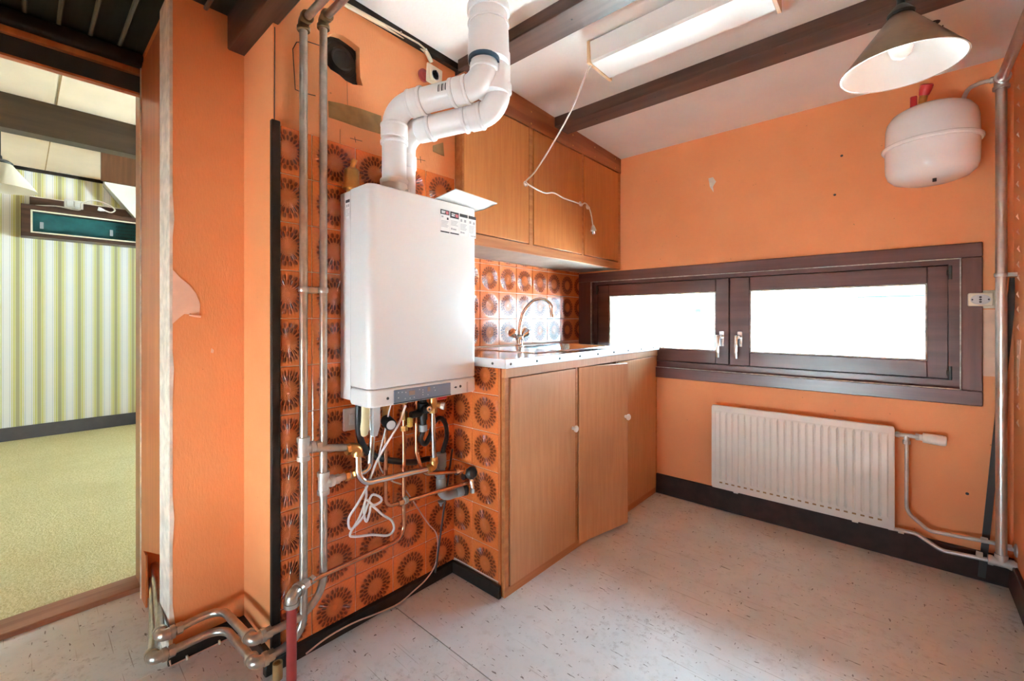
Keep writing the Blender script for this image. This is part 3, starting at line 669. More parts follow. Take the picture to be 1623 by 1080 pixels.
# sink: rim, bowl, drain
b = BM(); rim = 0.012
def rrect(x0, x1, y0, y1, r, z, n=6):
    out = []
    for (cx_, cy_, a0) in ((x1-r, y1-r, 0), (x0+r, y1-r, 90), (x0+r, y0+r, 180), (x1-r, y0+r, 270)):
        for k in range(n+1):
            a = math.radians(a0+90*k/n); out.append((cx_+r*math.cos(a), cy_+r*math.sin(a), z))
    return out
loops = [rrect(sx0-.02, sx1+.02, sy0-.26, sy1+.02, .012, WT+0.0005), rrect(sx0-.018, sx1+.018, sy0-.258, sy1+.018, .012, WT+0.004), rrect(sx0+.005, sx1-.005, sy0+.005, sy1-.005, .055, WT+0.002), rrect(sx0+.02, sx1-.02, sy0+.02, sy1-.02, .05, WT-0.02), rrect(sx0+.035, sx1-.035, sy0+.035, sy1-.035, .05, WT-0.15), rrect(sx0+.06, sx1-.06, sy0+.06, sy1-.06, .04, WT-0.165)]
vl = [[b.verts.new(p) for p in L_] for L_ in loops]
for A_, B_ in zip(vl, vl[1:]):
    for k in range(len(A_)): b.faces.new((A_[k], A_[(k+1) % len(A_)], B_[(k+1) % len(A_)], B_[k]))
b.faces.new(vl[-1]); sk = obj('sink_bowl', b, 'steel', wt)
q = BM(); lathe(q, (-1.45, 2.08, WT-0.164), (0, 0, 1), [(0, 0.04), (0.004, 0.038), (0.005, 0.03), (0.001, 0.025), (0.001, 0)], 20); obj('drain', q, 'dark_metal', sk)
# ---- mixer tap
tp = (-1.5492,1.9534,0.9460); tx, ty = -1.60, 1.86
mt = thing('mixer_tap', (tx, ty, WT+0.004), 'chrome mixer tap with swan neck and two knobs on the sink', 'tap')
b = BM(); lathe(b, (tx, ty, WT+0.004), (0, 0, 1), [(0, 0.026), (0.006, 0.025), (0.012, 0.018), (0.03, 0.018), (0.045, 0.024), (0.06, 0.020), (0.068, 0.012), (0.068, 0)], 20); obj('body', b, 'chrome', mt)
b = BM(); sweep(b, smooth([(tx, ty, WT+0.06), (tx+0.002, ty+0.002, WT+0.12), (tx+0.016, ty+0.02, WT+0.20), (tx+0.052, ty+0.062, WT+0.262), (tx+0.092, ty+0.108, WT+0.268), (tx+0.116, ty+0.136, WT+0.235), (tx+0.121, ty+0.142, WT+0.185)], 6), 0.010, 12); sp = obj('spout', b, 'chrome', mt)
b = BM(); cyl(b, (tx+0.1205, ty+0.1415, WT+0.192), (tx+0.1225, ty+0.144, WT+0.168), 0.0125, 14); obj('aerator', b, 'chrome', sp)
for s in (-1, 1):
    b = BM(); dd = V(0, s*0.8, 0.55).normalized(); lathe(b, V(tx, ty, WT+0.042)+dd*0.012, dd, [(0, 0.012), (0.028, 0.013), (0.034, 0.018), (0.062, 0.026), (0.068, 0.024), (0.07, 0)], 12); obj('handle', b, 'chrome', mt)

# ================================================================== BOILER
KX0, KX1, KY0, KY1, KZ0, KZ1 = -1.465, -1.268, 0.741, 1.217, 0.812, 1.537
bo = thing('boiler', (-1.37, 0.98, KZ0), 'white wall-hung gas boiler with grey control panel', 'boiler')
def plan(x0, x1, y0, y1, r, n=6):              # outline seen from above, front corners rounded
    out = [(x0, y1), (x0, y0)]
    for (cx_, cy_, a0) in ((x1-r, y0+r, -90), (x1-r, y1-r, 0)):
        for k in range(n+1):
            a = math.radians(a0+90*k/n); out.append((cx_+r*math.cos(a), cy_+r*math.sin(a)))
    return out
def slab(bm, x0, x1, y0, y1, r, z0, z1, bev=0.0):
    pl_ = plan(x0, x1, y0, y1, r); vs0 = [bm.verts.new((p[0], p[1], z0)) for p in pl_]
    f = bm.faces.new(vs0); e = bmesh.ops.extrude_face_region(bm, geom=[f])
    tv = [g for g in e['geom'] if isinstance(g, bmesh.types.BMVert)]; bmesh.ops.translate(bm, vec=(0, 0, z1-z0), verts=tv)
    if bev > 0:
        tops = [ed for ed in bm.edges if all(abs(v.co.z-z1) < 1e-6 for v in ed.verts) or all(abs(v.co.z-z0) < 1e-6 for v in ed.verts)]
        bmesh.ops.bevel(bm, geom=tops, offset=bev, segments=3, affect='EDGES', profile=0.5)
b = BM(); box(b, KX0, KX1-0.12, KY0+0.003, KY1-0.003, KZ0+0.012, KZ1-0.001, 0.004, 2); obj('back_case', b, 'white_enamel', bo)
b = BM(); slab(b, KX1-0.118, KX1, KY0, KY1, 0.028, 0.872, KZ1+0.002, 0.006); fc = obj('front_cover', b, 'white_enamel', bo, 50)
b = BM(); slab(b, KX1-0.118, KX1+0.001, KY0, KY1, 0.028, KZ0, 0.870, 0.008); fa2 = obj('lower_fascia', b, 'white_enamel', bo, 50)
FX = KX1+0.001
p = (-1.2660,0.8295,0.8666); q = (-1.2660,1.0753,0.8681); cy0, cy1 = p[1], q[1]
cpn = bxo('control_panel', 'panel_grey', bo, FX-0.004, FX+0.003, cy0, cy1, 0.819, 0.862, 0.0015)
for (f0, f1, z0, z1, m, nm) in ((0.24, 0.34, 0.838, 0.853, 'display_amber', 'display'), (0.56, 0.61, 0.842, 0.858, 'display_amber', 'display')):
    bxo(nm, m, cpn, FX+0.003, FX+0.0045, cy0+(cy1-cy0)*f0, cy0+(cy1-cy0)*f1, z0, z1, 0.0006)
for f_, z in ((.07, .853), (.13, .852), (.19, .850), (.07, .835), (.18, .829), (.33, .829), (.42, .853), (.48, .85), (.48, .842), (.48, .833), (.68, .853), (.70, .842), (.57, .830), (.26, .828)):
    q_ = BM(); lathe(q_, (FX+0.003, cy0+(cy1-cy0)*f_, z), (1, 0, 0), [(0, 0.0022), (0.0008, 0.0018), (0.0008, 0)], 8); obj('button', q_, 'light_grey', cpn)
bxo('panel_lip', 'print_black', cpn, FX-0.003, FX+0.004, cy0, cy1, 0.816, 0.819)
for y, z, r in ((cy0-0.022, 0.838, 0.005), (cy1+0.050, 0.842, 0.0055)):
    q_ = BM(); lathe(q_, (FX, y, z), (1, 0, 0), [(0, r), (0.0015, r*0.9), (0.0015, r*0.45), (0.0005, 0)], 12); obj('screw', q_, 'dark_metal', fa2)
b = BM(); prism(b, [(FX, cy1+0.018, 0.841), (FX, cy1+0.026, 0.845), (FX, cy1+0.034, 0.841), (FX, cy1+0.026, 0.837)], (0.0012, 0, 0)); obj('arrow_mark', b, 'print_black', fa2)
bxo('grip_recess', 'light_grey', fa2, FX-0.0005, FX+0.0012, cy1+0.082, cy1+0.090, 0.815, 0.855, 0.0008)
# seam on the side panel, sticker there
bxo('side_seam', 'light_grey', bo, KX1-0.1195, KX1-0.1180, KY0-0.0004, KY0+0.004, KZ0+0.01, KZ1)
def sticker(par, plane, a0, a1, z0, z1, kind, head='print_black'):
    """plane maps (a, z, lift) to a point; a thin printed label"""
    def quad(nm, m, s0, s1, t0, t1, lift):
        b = BM(); A0 = a0+(a1-a0)*s0; A1 = a0+(a1-a0)*s1; Z0 = z1-(z1-z0)*t1; Z1 = z1-(z1-z0)*t0
        prism(b, [plane(A0, Z0, lift-0.0003), plane(A1, Z0, lift-0.0003), plane(A1, Z1, lift-0.0003), plane(A0, Z1, lift-0.0003)], V(*plane(A0, Z0, lift+0.0002))-V(*plane(A0, Z0, lift-0.0003)))
        return obj(nm, b, m, par)
    quad('sticker', 'paper_white', 0, 1, 0, 1, 0.0004)
    quad('sticker_header', head, 0, 1, 0, kind[0], 0.0008)
    for (s0, s1, t0, t1, m) in kind[1]: quad('sticker_print', m, s0, s1, t0, t1, 0.0010)
FR = lambda a, z, l: (KX1+l, a, z); SD = lambda a, z, l: (a, KY0-l, z)
lines = lambda ts, m='print_grey': [(0.08, 0.9-0.1*(i % 3), t, t+0.018, m) for i, t in enumerate(ts)]
S = [((-1.2680,1.0288,1.4849)[1], (-1.2680,1.0709,1.4924)[1]), ((-1.2680,1.0749,1.4931)[1], (-1.2680,1.1178,1.5008)[1]), ((-1.2680,1.1226,1.5016)[1], (-1.2680,1.1634,1.5089)[1]), ((-1.2680,1.1684,1.5098)[1], (-1.2680,1.2075,1.5168)[1])]
zt, zb_ = 1.505, 1.420
k1 = (0.2, [(0.1, 0.55, 0.05, 0.09, 'paper_white'), (0.1, 0.5, 0.11, 0.15, 'paper_white'), (0.6, 0.9, 0.04, 0.17, 'print_pink'), (0.12, 0.32, 0.27, 0.34, 'print_grey'), (0.72, 0.9, 0.31, 0.41, 'print_black')]+lines((0.48, 0.54, 0.6, 0.66, 0.72))+[(0, 1, 0.93, 0.985, 'print_black')])
k2 = (0.28, [(0.15, 0.55, 0.08, 0.12, 'paper_white'), (0.15, 0.5, 0.15, 0.2, 'paper_white'), (0.6, 0.92, 0.08, 0.22, 'print_pink')]+lines((0.4, 0.46, 0.52, 0.58))+[(0.1, 0.25, 0.72, 0.8, 'print_grey'), (0.3, 0.7, 0.74, 0.8, 'print_grey'), (0, 1, 0.93, 0.985, 'print_black')])
k3 = (0.14, [(0.1, 0.3, 0.24, 0.36, 'print_grey'), (0.55, 0.8, 0.24, 0.36, 'print_grey')]+lines((0.46, 0.52, 0.58, 0.64, 0.7))+[(0.1, 0.25, 0.8, 0.88, 'print_grey'), (0.3, 0.6, 0.82, 0.87, 'print_grey')])
k4 = (0.14, [(0.1, 0.35, 0.24, 0.36, 'print_grey'), (0.6, 0.85, 0.26, 0.38, 'print_grey')]+lines((0.46, 0.52, 0.58, 0.64, 0.7, 0.76))+[(0.3, 0.7, 0.9, 0.94, 'print_grey'), (0.75, 0.95, 0.88, 0.96, 'print_grey')])
for (s, k) in zip(S, (k1, k2, k3, k4)): sticker(fc, FR, s[0], s[1], zb_, zt, k)
sticker(bo, SD, KX1-0.118+0.0-0.032, KX1-0.118-0.006, 1.44, 1.505, (0.15, [(0.15, 0.4, 0.25, 0.38, 'print_grey'), (0.6, 0.85, 0.25, 0.38, 'print_grey')]+lines((0.5, 0.58, 0.66, 0.74, 0.82))))
# loose white cover plate lying over the top front corner
b = BM(); prism(b, [(-1.37, 1.03, 1.5405), (-1.175, 1.02, 1.556), (-1.185, 1.245, 1.552), (-1.262, 1.245, 1.5405), (-1.37, 1.245, 1.5405)], (0, 0, 0.0025))
cvp = tag(obj('cover_plate', b, 'white_plastic'), 'thin white plate resting on the boiler top and jutting over its front', 'plate')
b = BM(); sweep(b, [V(-1.176, 1.022, 1.557), V(-1.186, 1.243, 1.553)], 0.003, 8); obj('folded_rim', b, 'white_plastic', cvp)
# brass air vent behind the boiler top
av = thing('air_vent', (-1.445, 0.80, 1.50), 'brass automatic air vent standing behind the boiler', 'valve')
b = BM(); vx, vy = (-1.4300,0.7673,1.6175)[0], (-1.4300,0.7673,1.6175)[1]
lathe(b, (vx, vy, 1.52), (0, 0, 1), [(0, 0.016), (0.03, 0.016), (0.031, 0.030), (0.045, 0.030), (0.046, 0.026), (0.095, 0.026), (0.102, 0.020), (0.106, 0.010), (0.106, 0)], 20); obj('body', b, 'brass', av)
b = BM(); cyl(b, (vx, vy, 1.622), (vx+0.008, vy+0.004, 1.642), 0.008, 12); cyl(b, (vx+0.006, vy+0.003, 1.638), (vx+0.012, vy+0.006, 1.654), 0.010, 12); obj('cap', b, 'brass', av)

# ================================================================== FLUE PIPES
def collar(par, p, d, r, L, mat='pvc_white', name='collar'):
    p = V(*p); d = V(*d).normalized(); b = BM()
    lathe(b, p-d*L/2, d, [(0, r-0.002), (0.003, r), (L-0.003, r), (L, r-0.002)], 28); return obj(name, b, mat, par)
f1 = thing('flue_pipe', (-1.37, 0.90, 1.54), 'front white flue pipe with two bends rising from the boiler', 'pipe')
a0, a1, a2, a3 = V(-1.37, 0.900, 1.538), V(-1.37, 0.900, 1.862), V(-1.062, 1.050, 1.895), V(-1.062, 1.050, 2.04)
FRR = 0.043
b = BM(); sweep(b, fillet([a0, a1, a2, a3], 0.075, 10), FRR, 28); obj('pipe', b, 'pvc_white', f1, 60)
hd = (a2-a1).normalized()
for (pp, dd, r_, L_) in ((a0+V(0, 0, .055), (0, 0, 1), .050, .018), (a0+V(0, 0, .03), (0, 0, 1), .047, .06), (V(-1.37, .9, 1.735), (0, 0, 1), .049, .016), (V(-1.37, .9, 1.775), (0, 0, 1), .0475, .05), (V(-1.37, .9, 1.795), (0, 0, 1), .049, .012),
                         (a1+hd*.085, hd, .0475, .05), (a1+hd*.113, hd, .050, .014), (a1+hd*.068, hd, .049, .01), (a1+hd*.232, hd, .049, .014), (a2-hd*.082, hd, .0475, .045), (a2-hd*.062, hd, .049, .012), (V(-1.062, 1.05, 1.955), (0, 0, 1), .0475, .025), (V(-1.062, 1.05, 1.948), (0, 0, 1), .049, .010)):
    collar(f1, pp, dd, r_, L_)
# barcode print on the run
side = hd.cross(V(0, 0, 1)).normalized()
for i, wd in enumerate((.004, .002, .005, .002, .004)):
    c = a1+hd*(.205+0.0*i); b = BM()
    for k in range(7):
        th0 = math.radians(-10+k*5); th1 = math.radians(-10+(k+1)*5)
        pts = []
        for th_ in (th0, th1): pts.append(c+(side*math.cos(th_)+V(0, 0, 1)*math.sin(th_))*(FRR+0.0006)+hd*(0.0065*i-0.013))
        v4 = [b.verts.new(pts[0]), b.verts.new(pts[0]+hd*wd), b.verts.new(pts[1]+hd*wd), b.verts.new(pts[1])]; b.faces.new(v4)
    obj('barcode_print', b, 'print_black', f1)
q_ = BM(); cyl(q_, V(-1.37, .9, 1.555)+V(.03, .02, 0), V(-1.37, .9, 1.555)+V(.046, .032, 0), 0.012, 14); obj('test_cap', q_, 'pvc_white', f1)
f2 = thing('intake_pipe', (-1.405, 0.965, 1.54), 'second white air pipe running behind and below the flue pipe', 'pipe')
c0, c1, c2, c3 = V(-1.405, 0.965, 1.538), V(-1.405, 0.965, 1.800), V(-1.072, 1.130, 1.835), V(-1.072, 1.130, 2.04)
b = BM(); sweep(b, fillet([c0, c1, c2, c3], 0.075, 10), FRR, 28); obj('pipe', b, 'pvc_white', f2, 60)
h2 = (c2-c1).normalized()
for (pp, dd, r_, L_) in ((c0+V(0, 0, .15), (0, 0, 1), .047, .05), (c1+h2*.085, h2, .0475, .05), (c1+h2*.113, h2, .050, .014), (c1+h2*.25, h2, .049, .012), (c2-h2*.082, h2, .0475, .045), (c2-h2*.062, h2, .049, .012), (V(-1.072, 1.13, 1.915), (0, 0, 1), .049, .03)):
    collar(f2, pp, dd, r_, L_)
fx_, fy_ = -1.068, 1.078
ft = thing('flue_terminal', (fx_, fy_, 1.95), 'wide pale grey flue sleeve passing through the ceiling', 'pipe')
b = BM(); lathe(b, (fx_, fy_, 1.955), (0, 0, 1), [(0.03, .058), (.03, .070), (.07, .0715), (.14, .069), (.16, .066), (.29, .066)], 36); obj('sleeve', b, 'pvc_white', ft)
collar(ft, (fx_, fy_, 2.165), (0, 0, 1), .0735, .03); collar(ft, (fx_, fy_, 2.115), (0, 0, 1), .0725, .008); collar(ft, (-1.080, 1.108, 1.94), (0, 0, 1), .060, .10, name='lower_sleeve')
b = BM(); lathe(b, (-1.062, 1.050, 1.972), (0, 0, 1), [(0, .046), (.0, .053), (.014, .053), (.014, .046)], 28, True); obj('seal_ring', b, 'dark_blue', ft)

# ================================================================== EXTRACTOR FAN, CONDUIT, SOCKET
fc_ = (-1.5050,0.7689,2.0314)
fn = thing('extractor_fan', (-1.51, fc_[1], fc_[2]), 'black round extractor fan in a ragged hole above the pipes', 'fan')
b = BM(); lathe(b, (-1.531, fc_[1], fc_[2]), (1, 0, 0), [(0, .082), (.02, .082), (.026, .074), (.026, .062), (.018, .058), (.018, .044), (.034, .040), (.034, .034), (.028, .030), (.028, 0)], 36); obj('housing', b, 'fan_black', fn)
for i in range(6):
    a = i*PI/3; b = BM(); c = V(-1.518, fc_[1]+.050*math.cos(a), fc_[2]+.050*math.sin(a)); box(b, -1.522, -1.514, c.y-.004, c.y+.004, c.z-.009, c.z+.009); obj('blade', b, 'fan_black', fn)
b = BM(); box(b, -1.545, -1.540, fc_[1]-.108, fc_[1]+.108, fc_[2]-.125, fc_[2]+.125); obj('back_plate', b, 'black_rubber', fn)  # black sheet added to stand for the shade inside the hole
co = thing('conduit', (-1.4620,0.8926,2.2082), 'cream electrical conduit along the top of the boiler wall', 'conduit')
tubeo('pipe', 'cream_plastic', co, [(-1.4620,0.7085,2.2060), (-1.4620,1.0696,2.2110), (-1.4620,1.1137,2.2005), (-1.4620,1.1396,2.1677)], 0.0085, 0.03)
for (u_, p_) in ((0, (-1.4620,0.9862,2.2137)), (0, (-1.4620,1.1073,2.2028))):
    collar(co, p_, (0, 1, -.35), .0100, .008, 'steel', 'saddle'); q_ = BM(); box(q_, XC, XC+0.003, p_[1]-.006, p_[1]+.006, p_[2]+.008, p_[2]+.026, .001); obj('saddle_tab', q_, 'steel', co)
def schuko(par, plane_pt, right, up, nrm, size=0.036, mat='cream_plastic', italian=False):
    """square socket plate with a round recessed well, pin holes and earth clips"""
    c = V(*plane_pt); R, U, N = V(*right).normalized(), V(*up).normalized(), V(*nrm).normalized(); M3 = Matrix((R, U, N)).transposed().to_4x4(); M3.translation = c
    b = BM(); box(b, -size, size, -size, size, 0, 0.008, 0.004, 2); b.transform(M3); pl_ = obj('plate', b, mat, par)
    b = BM(); box(b, -size*.68, size*.68, -size*.68, size*.68, 0.008, 0.013, 0.003, 2); b.transform(M3); obj('insert', b, mat, par)
    b = BM(); lathe(b, c+N*0.0131, N, [(0, size*.52), (.001, size*.52), (.001, size*.46), (0, size*.44), (0, 0)], 24); obj('well', b, 'light_grey' if not italian else mat, par)
    for s in (-1, 1):
        q_ = BM(); lathe(q_, c+N*0.0133+R*s*size*.26, N, [(0, size*.075), (.0008, size*.07), (.0008, 0)], 8); obj('pin_hole', q_, 'print_black', par)
        q_ = BM(); box(q_, -size*.05, size*.05, -size*.09, size*.09, 0, .002); q_.transform(M3); bmesh.ops.translate(q_, vec=N*0.0133+U*s*size*.42, verts=q_.verts); obj('earth_clip', q_, 'dark_metal', par)
    return pl_
sc = (-1.4550,1.1505,2.1146)
so_ = thing('wall_socket', (XC, sc[1], sc[2]-.04), 'cream socket at the end of the conduit below the ceiling', 'socket')
schuko(so_, (-1.462, sc[1], sc[2]), (0, 1, -.06), (0, .06, 1), (1, 0, 0), 0.040)
b = BM(); box(b, XC, -1.462, sc[1]-.026, sc[1]+.026, sc[2]-.026, sc[2]+.026, .003); obj('back_box', b, 'cream_plastic', so_)
rk = (-1.4700,1.1038,2.1085); b = BM(); lathe(b, (XC, rk[1]+0.004, rk[2]-.004), (1, 0, 0), [(0, .026), (.008, .026), (.010, .014), (.012, .012), (.012, 0)], 18)
rko = tag(obj('junction_cap', b, 'red_pipe'), 'dark red round cap half behind the cream socket', 'cap')
q_ = BM(); cyl(q_, (-1.4650,1.1321,2.0687), (-1.4650,1.1321,2.0321), .007, 10); stb = obj('pipe_stub', q_, 'brass', rko)

# ================================================================== HEATING PIPES LEFT OF THE BOILER
PR = 0.0122
def nut(par, p, d, r=0.018, L=0.016, mat='zinc_pipe', name='nut'):
    p = V(*p); d = V(*d).normalized(); b = BM(); hexnut(b, p-d*L/2, p+d*L/2, r); return obj(name, b, mat, par, 30)
def elbow(par, p, d1, d2, r=0.0165, L=0.028, mat='zinc_pipe', name='elbow'):
    p = V(*p); d1 = V(*d1).normalized(); d2 = V(*d2).normalized(); b = BM()
    sweep(b, fillet([p+d1*L, p, p+d2*L], r*0.9, 6), r, 16)
    for d in (d1, d2): sweep(b, [p+d*(L-.008), p+d*(L+.004)], r*1.18, 16)
    return obj(name, b, mat, par)
def tee(par, p, d, s, r=0.017, L=0.030, mat='zinc_pipe', name='tee'):
    p = V(*p); d = V(*d).normalized(); s = V(*s).normalized(); b = BM()
    sweep(b, [p-d*L, p+d*L], r, 16); sweep(b, [p, p+s*L], r, 16)
    for k in (p-d*L, p+d*L): sweep(b, [k-d*.007, k+d*.007], r*1.15, 16)
    sweep(b, [p+s*(L-.01), p+s*(L+.004)], r*1.15, 16)
    return obj(name, b, mat, par)
x1p, y1p = -1.425, (-1.4250,0.6019,1.1121)[1]; x2p, y2p = -1.425, (-1.4250,0.6661,1.1125)[1]
zt1 = (-1.4250,0.6138,2.0507)[2]; zt2 = (-1.4250,0.6713,2.0882)[2]
h1 = thing('heating_pipe', (x1p, y1p, 0.08), 'tall metal heating riser nearest the black corner strip', 'pipe', 'heating risers')
tubeo('riser', 'zinc_pipe', h1, [(x1p, y1p, zt1), (x1p, y1p, 0.085), (x1p, 0.462, 0.082)], PR, 0.085, 14, 8)
elbow(h1, (x1p, y1p, zt1), (0, 0, -1), (1, 0, .02), mat='bronze_pipe')
tubeo('overhead_run', 'zinc_pipe', h1, [(x1p, y1p, zt1), (XR-.005, y1p, zt1+0.02)], PR)
tubeo('low_run', 'zinc_pipe', h1, [(x1p, 0.462, 0.082), (-1.685, 0.452, 0.078), (-1.685, 0.267, 0.074)], PR, 0.060, 14, 8)
elbow(h1, (x1p, 0.462, 0.082), (0, 1, 0), (-1, 0, 0), .017, .030); nut(h1, (x1p, .505, .083), (0, 1, 0))
elbow(h1, (-1.685, 0.267, 0.074), (0, 1, 0), (-1, .1, 0), .017, .030); nut(h1, (-1.685, .313, .075), (0, 1, 0))
tubeo('alcove_run', 'zinc_pipe', h1, [(-1.685, 0.267, 0.074), (-2.218, 0.352, 0.073)], PR)
h2_ = thing('heating_pipe', (x2p, y2p, 0.12), 'tall metal heating riser nearest the white boiler', 'pipe', 'heating risers')
tubeo('riser', 'zinc_pipe', h2_, [(x2p, y2p, zt2), (x2p, y2p, 0.152), (-1.43, 0.4565, 0.152)], PR, 0.13, 14, 10)
elbow(h2_, (x2p, y2p, zt2), (0, 0, -1), (1, 0, .02), mat='bronze_pipe')
tubeo('overhead_run', 'zinc_pipe', h2_, [(x2p, y2p, zt2), (XR-.005, y2p, zt2+0.02)], PR)
tubeo('low_run', 'zinc_pipe', h2_, [(-1.43, 0.4565, 0.152), (-1.70, 0.447, 0.136), (-1.70, 0.289, 0.124)], PR, 0.060, 14, 8)
elbow(h2_, (-1.43, 0.4565, 0.152), (0, 1, 0), (-1, 0, 0), .017, .030); nut(h2_, (-1.43, .50, .152), (0, 1, 0))
elbow(h2_, (-1.70, 0.289, 0.124), (0, 1, 0), (-1, .1, 0), .017, .030); nut(h2_, (-1.70, .335, .126), (0, 1, 0))
tubeo('alcove_run', 'zinc_pipe', h2_, [(-1.70, 0.289, 0.124), (-2.218, 0.357, 0.124)], PR)
# double clip on the risers
zc_ = (-1.4400,0.6365,1.1948)[2]
ck = thing('pipe_clip', (XC, (y1p+y2p)/2, zc_), 'double metal clip holding both heating risers to the tiles', 'clip')
b = BM(); box(b, XC+.008, x1p-.006, y1p+.010, y2p-.010, zc_-.010, zc_+.010, .002); obj('bracket', b, 'zinc_pipe', ck)
for y in (y1p, y2p): collar(ck, (x1p, y, zc_), (0, 0, 1), .0155, .018, 'zinc_pipe', 'clip_ring')
# branch from the first riser to the boiler: tee, run, brass elbow, chrome bend
t1 = (-1.4250,0.5999,0.6864); t2 = (-1.4250,0.6650,0.5597)
tee(h1, (x1p, y1p, t1[2]), (0, 0, 1), (0, 1, 0), mat='painted_pipe')
e1 = V(*(-1.4100,0.7799,0.6560)); 
tubeo('branch', 'zinc_pipe', h1, [(x1p, y1p, t1[2]), e1], PR); nut(h1, (x1p, y1p+.047, t1[2]), (0, 1, 0), .016)
nut(h1, e1-V(0, .036, 0), (0, 1, 0), .019, .014, 'brass'); elbow(h1, e1, (0, -1, 0), (0, 0, -1), .0165, .026, 'brass')
pA = [e1+V(0, 0, -.02), V(*(-1.4000,0.7791,0.5297)), V(*(-1.3850,1.0734,0.5126))]
tubeo('chrome_bend', 'chrome', h1, pA, 0.0115, 0.045, 14, 8)
jn = V(*(-1.3850,1.0795,0.5135)); nut(h1, jn-V(0, .014, 0), (0, 1, .05), .0165, .014, 'brass'); elbow(h1, jn+V(0, .012, 0), (0, -1, 0), (0, 0, 1), .014, .022, 'brass')
jn2 = jn+V(0, .012, 0)
tubeo('chrome_drop', 'chrome', h1, [jn2, jn2+V(0, 0, .03), V(*(-1.3850,1.0889,0.6159)), V(*(-1.3850,1.0857,0.7287))], 0.0105, 0.03, 12); nut(h1, jn2+V(0, 0, .032), (0, 0, 1), .015, .014, 'brass')
tee(h2_, (x2p, y2p, t2[2]), (0, 0, 1), (0, 1, 0), mat='painted_pipe')
e2 = V(*(-1.4250,0.7670,0.5619)); tubeo('branch', 'painted_pipe', h2_, [(x2p, y2p, t2[2]), e2], PR); nut(h2_, (x2p, y2p+.046, t2[2]), (0, 1, 0), .016, .018, 'painted_pipe')
nut(h2_, e2-V(0, .02, 0), (0, 1, 0), .018, .014, 'brass'); nut(h2_, e2+V(0, .004, 0), (0, 1, 0), .016, .02, 'brass')
tubeo('chrome_bend', 'chrome', h2_, [e2, V(*(-1.4200,0.8316,0.5572)), V(*(-1.4150,0.8386,0.6851)), (-1.415, (-1.4150,0.8386,0.6851)[1], KZ0+.01)], 0.0115, 0.05, 14, 8)

# ================================================================== GAS PIPE (red riser, elbow, copper run, yellow cock)
gx, gy = (-1.3850,0.5493,0.1539)[0], (-1.3850,0.5493,0.1539)[1]; gz = 0.262
gp = thing('gas_pipe', (gx, gy, 0), 'red painted gas riser turning into a copper pipe under the boiler', 'pipe')
tubeo('red_riser', 'red_pipe', gp, [(gx, gy, 0), (gx, gy, gz-.02)], 0.0145)
elbow(gp, (gx, gy, gz), (0, 0, -1), (-.45, 1, 0), .0185, .030, 'zinc_pipe'); nut(gp, (gx-.022, gy+.048, gz), (-.45, 1, 0), .0165, .022, 'painted_pipe')
yc2 = (-1.4250,0.9782,0.6316)[1]
tubeo('copper_run', 'copper', gp, [(gx-.02, gy+.045, gz), (-1.415, gy+.10, gz), (-1.425, yc2, gz), (-1.425, yc2, KZ0+.01)], 0.0085, 0.05, 12, 8)
nut(gp, (gx-.03, gy+.075, gz), (-.3, 1, 0), .014, .014, 'painted_pipe')
zg = (-1.4200,0.9748,0.7102)[2]
nut(gp, (-1.425, yc2, zg-.028), (0, 0, 1), .016, .018, 'brass', 'union'); nut(gp, (-1.425, yc2, zg+.02), (0, 0, 1), .015, .03, 'brass', 'cock_body'); nut(gp, (-1.425, yc2, zg+.075), (0, 0, 1), .013, .02, 'brass', 'union')
b = BM(); box(b, -1.412, -1.392, yc2+.004, yc2+.020, zg-.022, zg+.014, .003); obj('yellow_lever', b, 'yellow_plastic', gp)

# ================================================================== WATER PIPES
yw = (-1.4250,0.8987,0.6482)[1]; tw = (-1.4200,0.9579,0.4051)
wp = thing('water_pipe', (-1.425, yw, tw[2]), 'copper water pipe with tee running to the black garden-type tap', 'pipe')
tubeo('copper_drop', 'copper', wp, [(-1.425, yw, KZ0+.01), (-1.425, yw, tw[2]+.0), (-1.42, tw[1], tw[2])], 0.0082, 0.055, 12, 8)
tend = V(*(-1.3600,1.2658,0.4133)); tubeo('copper_run', 'copper', wp, [tw, tend], 0.0082)
nut(wp, tw, (0, 1, 0), .0145, .018, 'chrome', 'union'); nut(wp, V(*tw)+V(.004, .022, .004), (0, 1, .05), .0145, .014, 'painted_pipe', 'union')
nut(wp, (-1.425, yw, KZ0-.035), (0, 0, 1), .016, .02, 'brass', 'union'); nut(wp, (-1.425, yw, KZ0-.06), (0, 0, 1), .013, .03, 'brass', 'union')
zk = (-1.4000,0.8649,0.7325); b = BM(); lathe(b, (-1.425, yw-.004, zk[2]), (1, -.28, -.1), [(0, .012), (.02, .016), (.022, .021), (.075, .021), (.079, .018), (.079, 0)], 18); kn = obj('black_knob', b, 'black_rubber', wp)
b = BM(); dk_ = V(1, -.28, -.1).normalized(); lathe(b, V(-1.425, yw-.004, zk[2])+dk_*.079, dk_, [(0, .016), (.001, .016), (.001, 0)], 16); obj('knob_print', b, 'light_grey', kn)
hp = thing('hot_water_pipe', (-1.425, (-1.4250,1.0366,0.6442)[1], 0.56), 'bent copper pipe from the black relief valve to the tap', 'pipe')
yh = (-1.4200,1.0329,0.6458)[1]
tubeo('copper_bend', 'copper', hp, [(-1.42, yh, KZ0+.0), (-1.42, yh, (-1.4200,1.0329,0.5767)[2]), (-1.4000,1.0512,0.4926), (-1.3700,1.1974,0.4714), (-1.3600,1.2231,0.4723)], 0.0085, 0.04, 12, 8)
nut(hp, (-1.3700,1.1974,0.4714), (.1, 1, 0), .0135, .016, 'chrome', 'union')
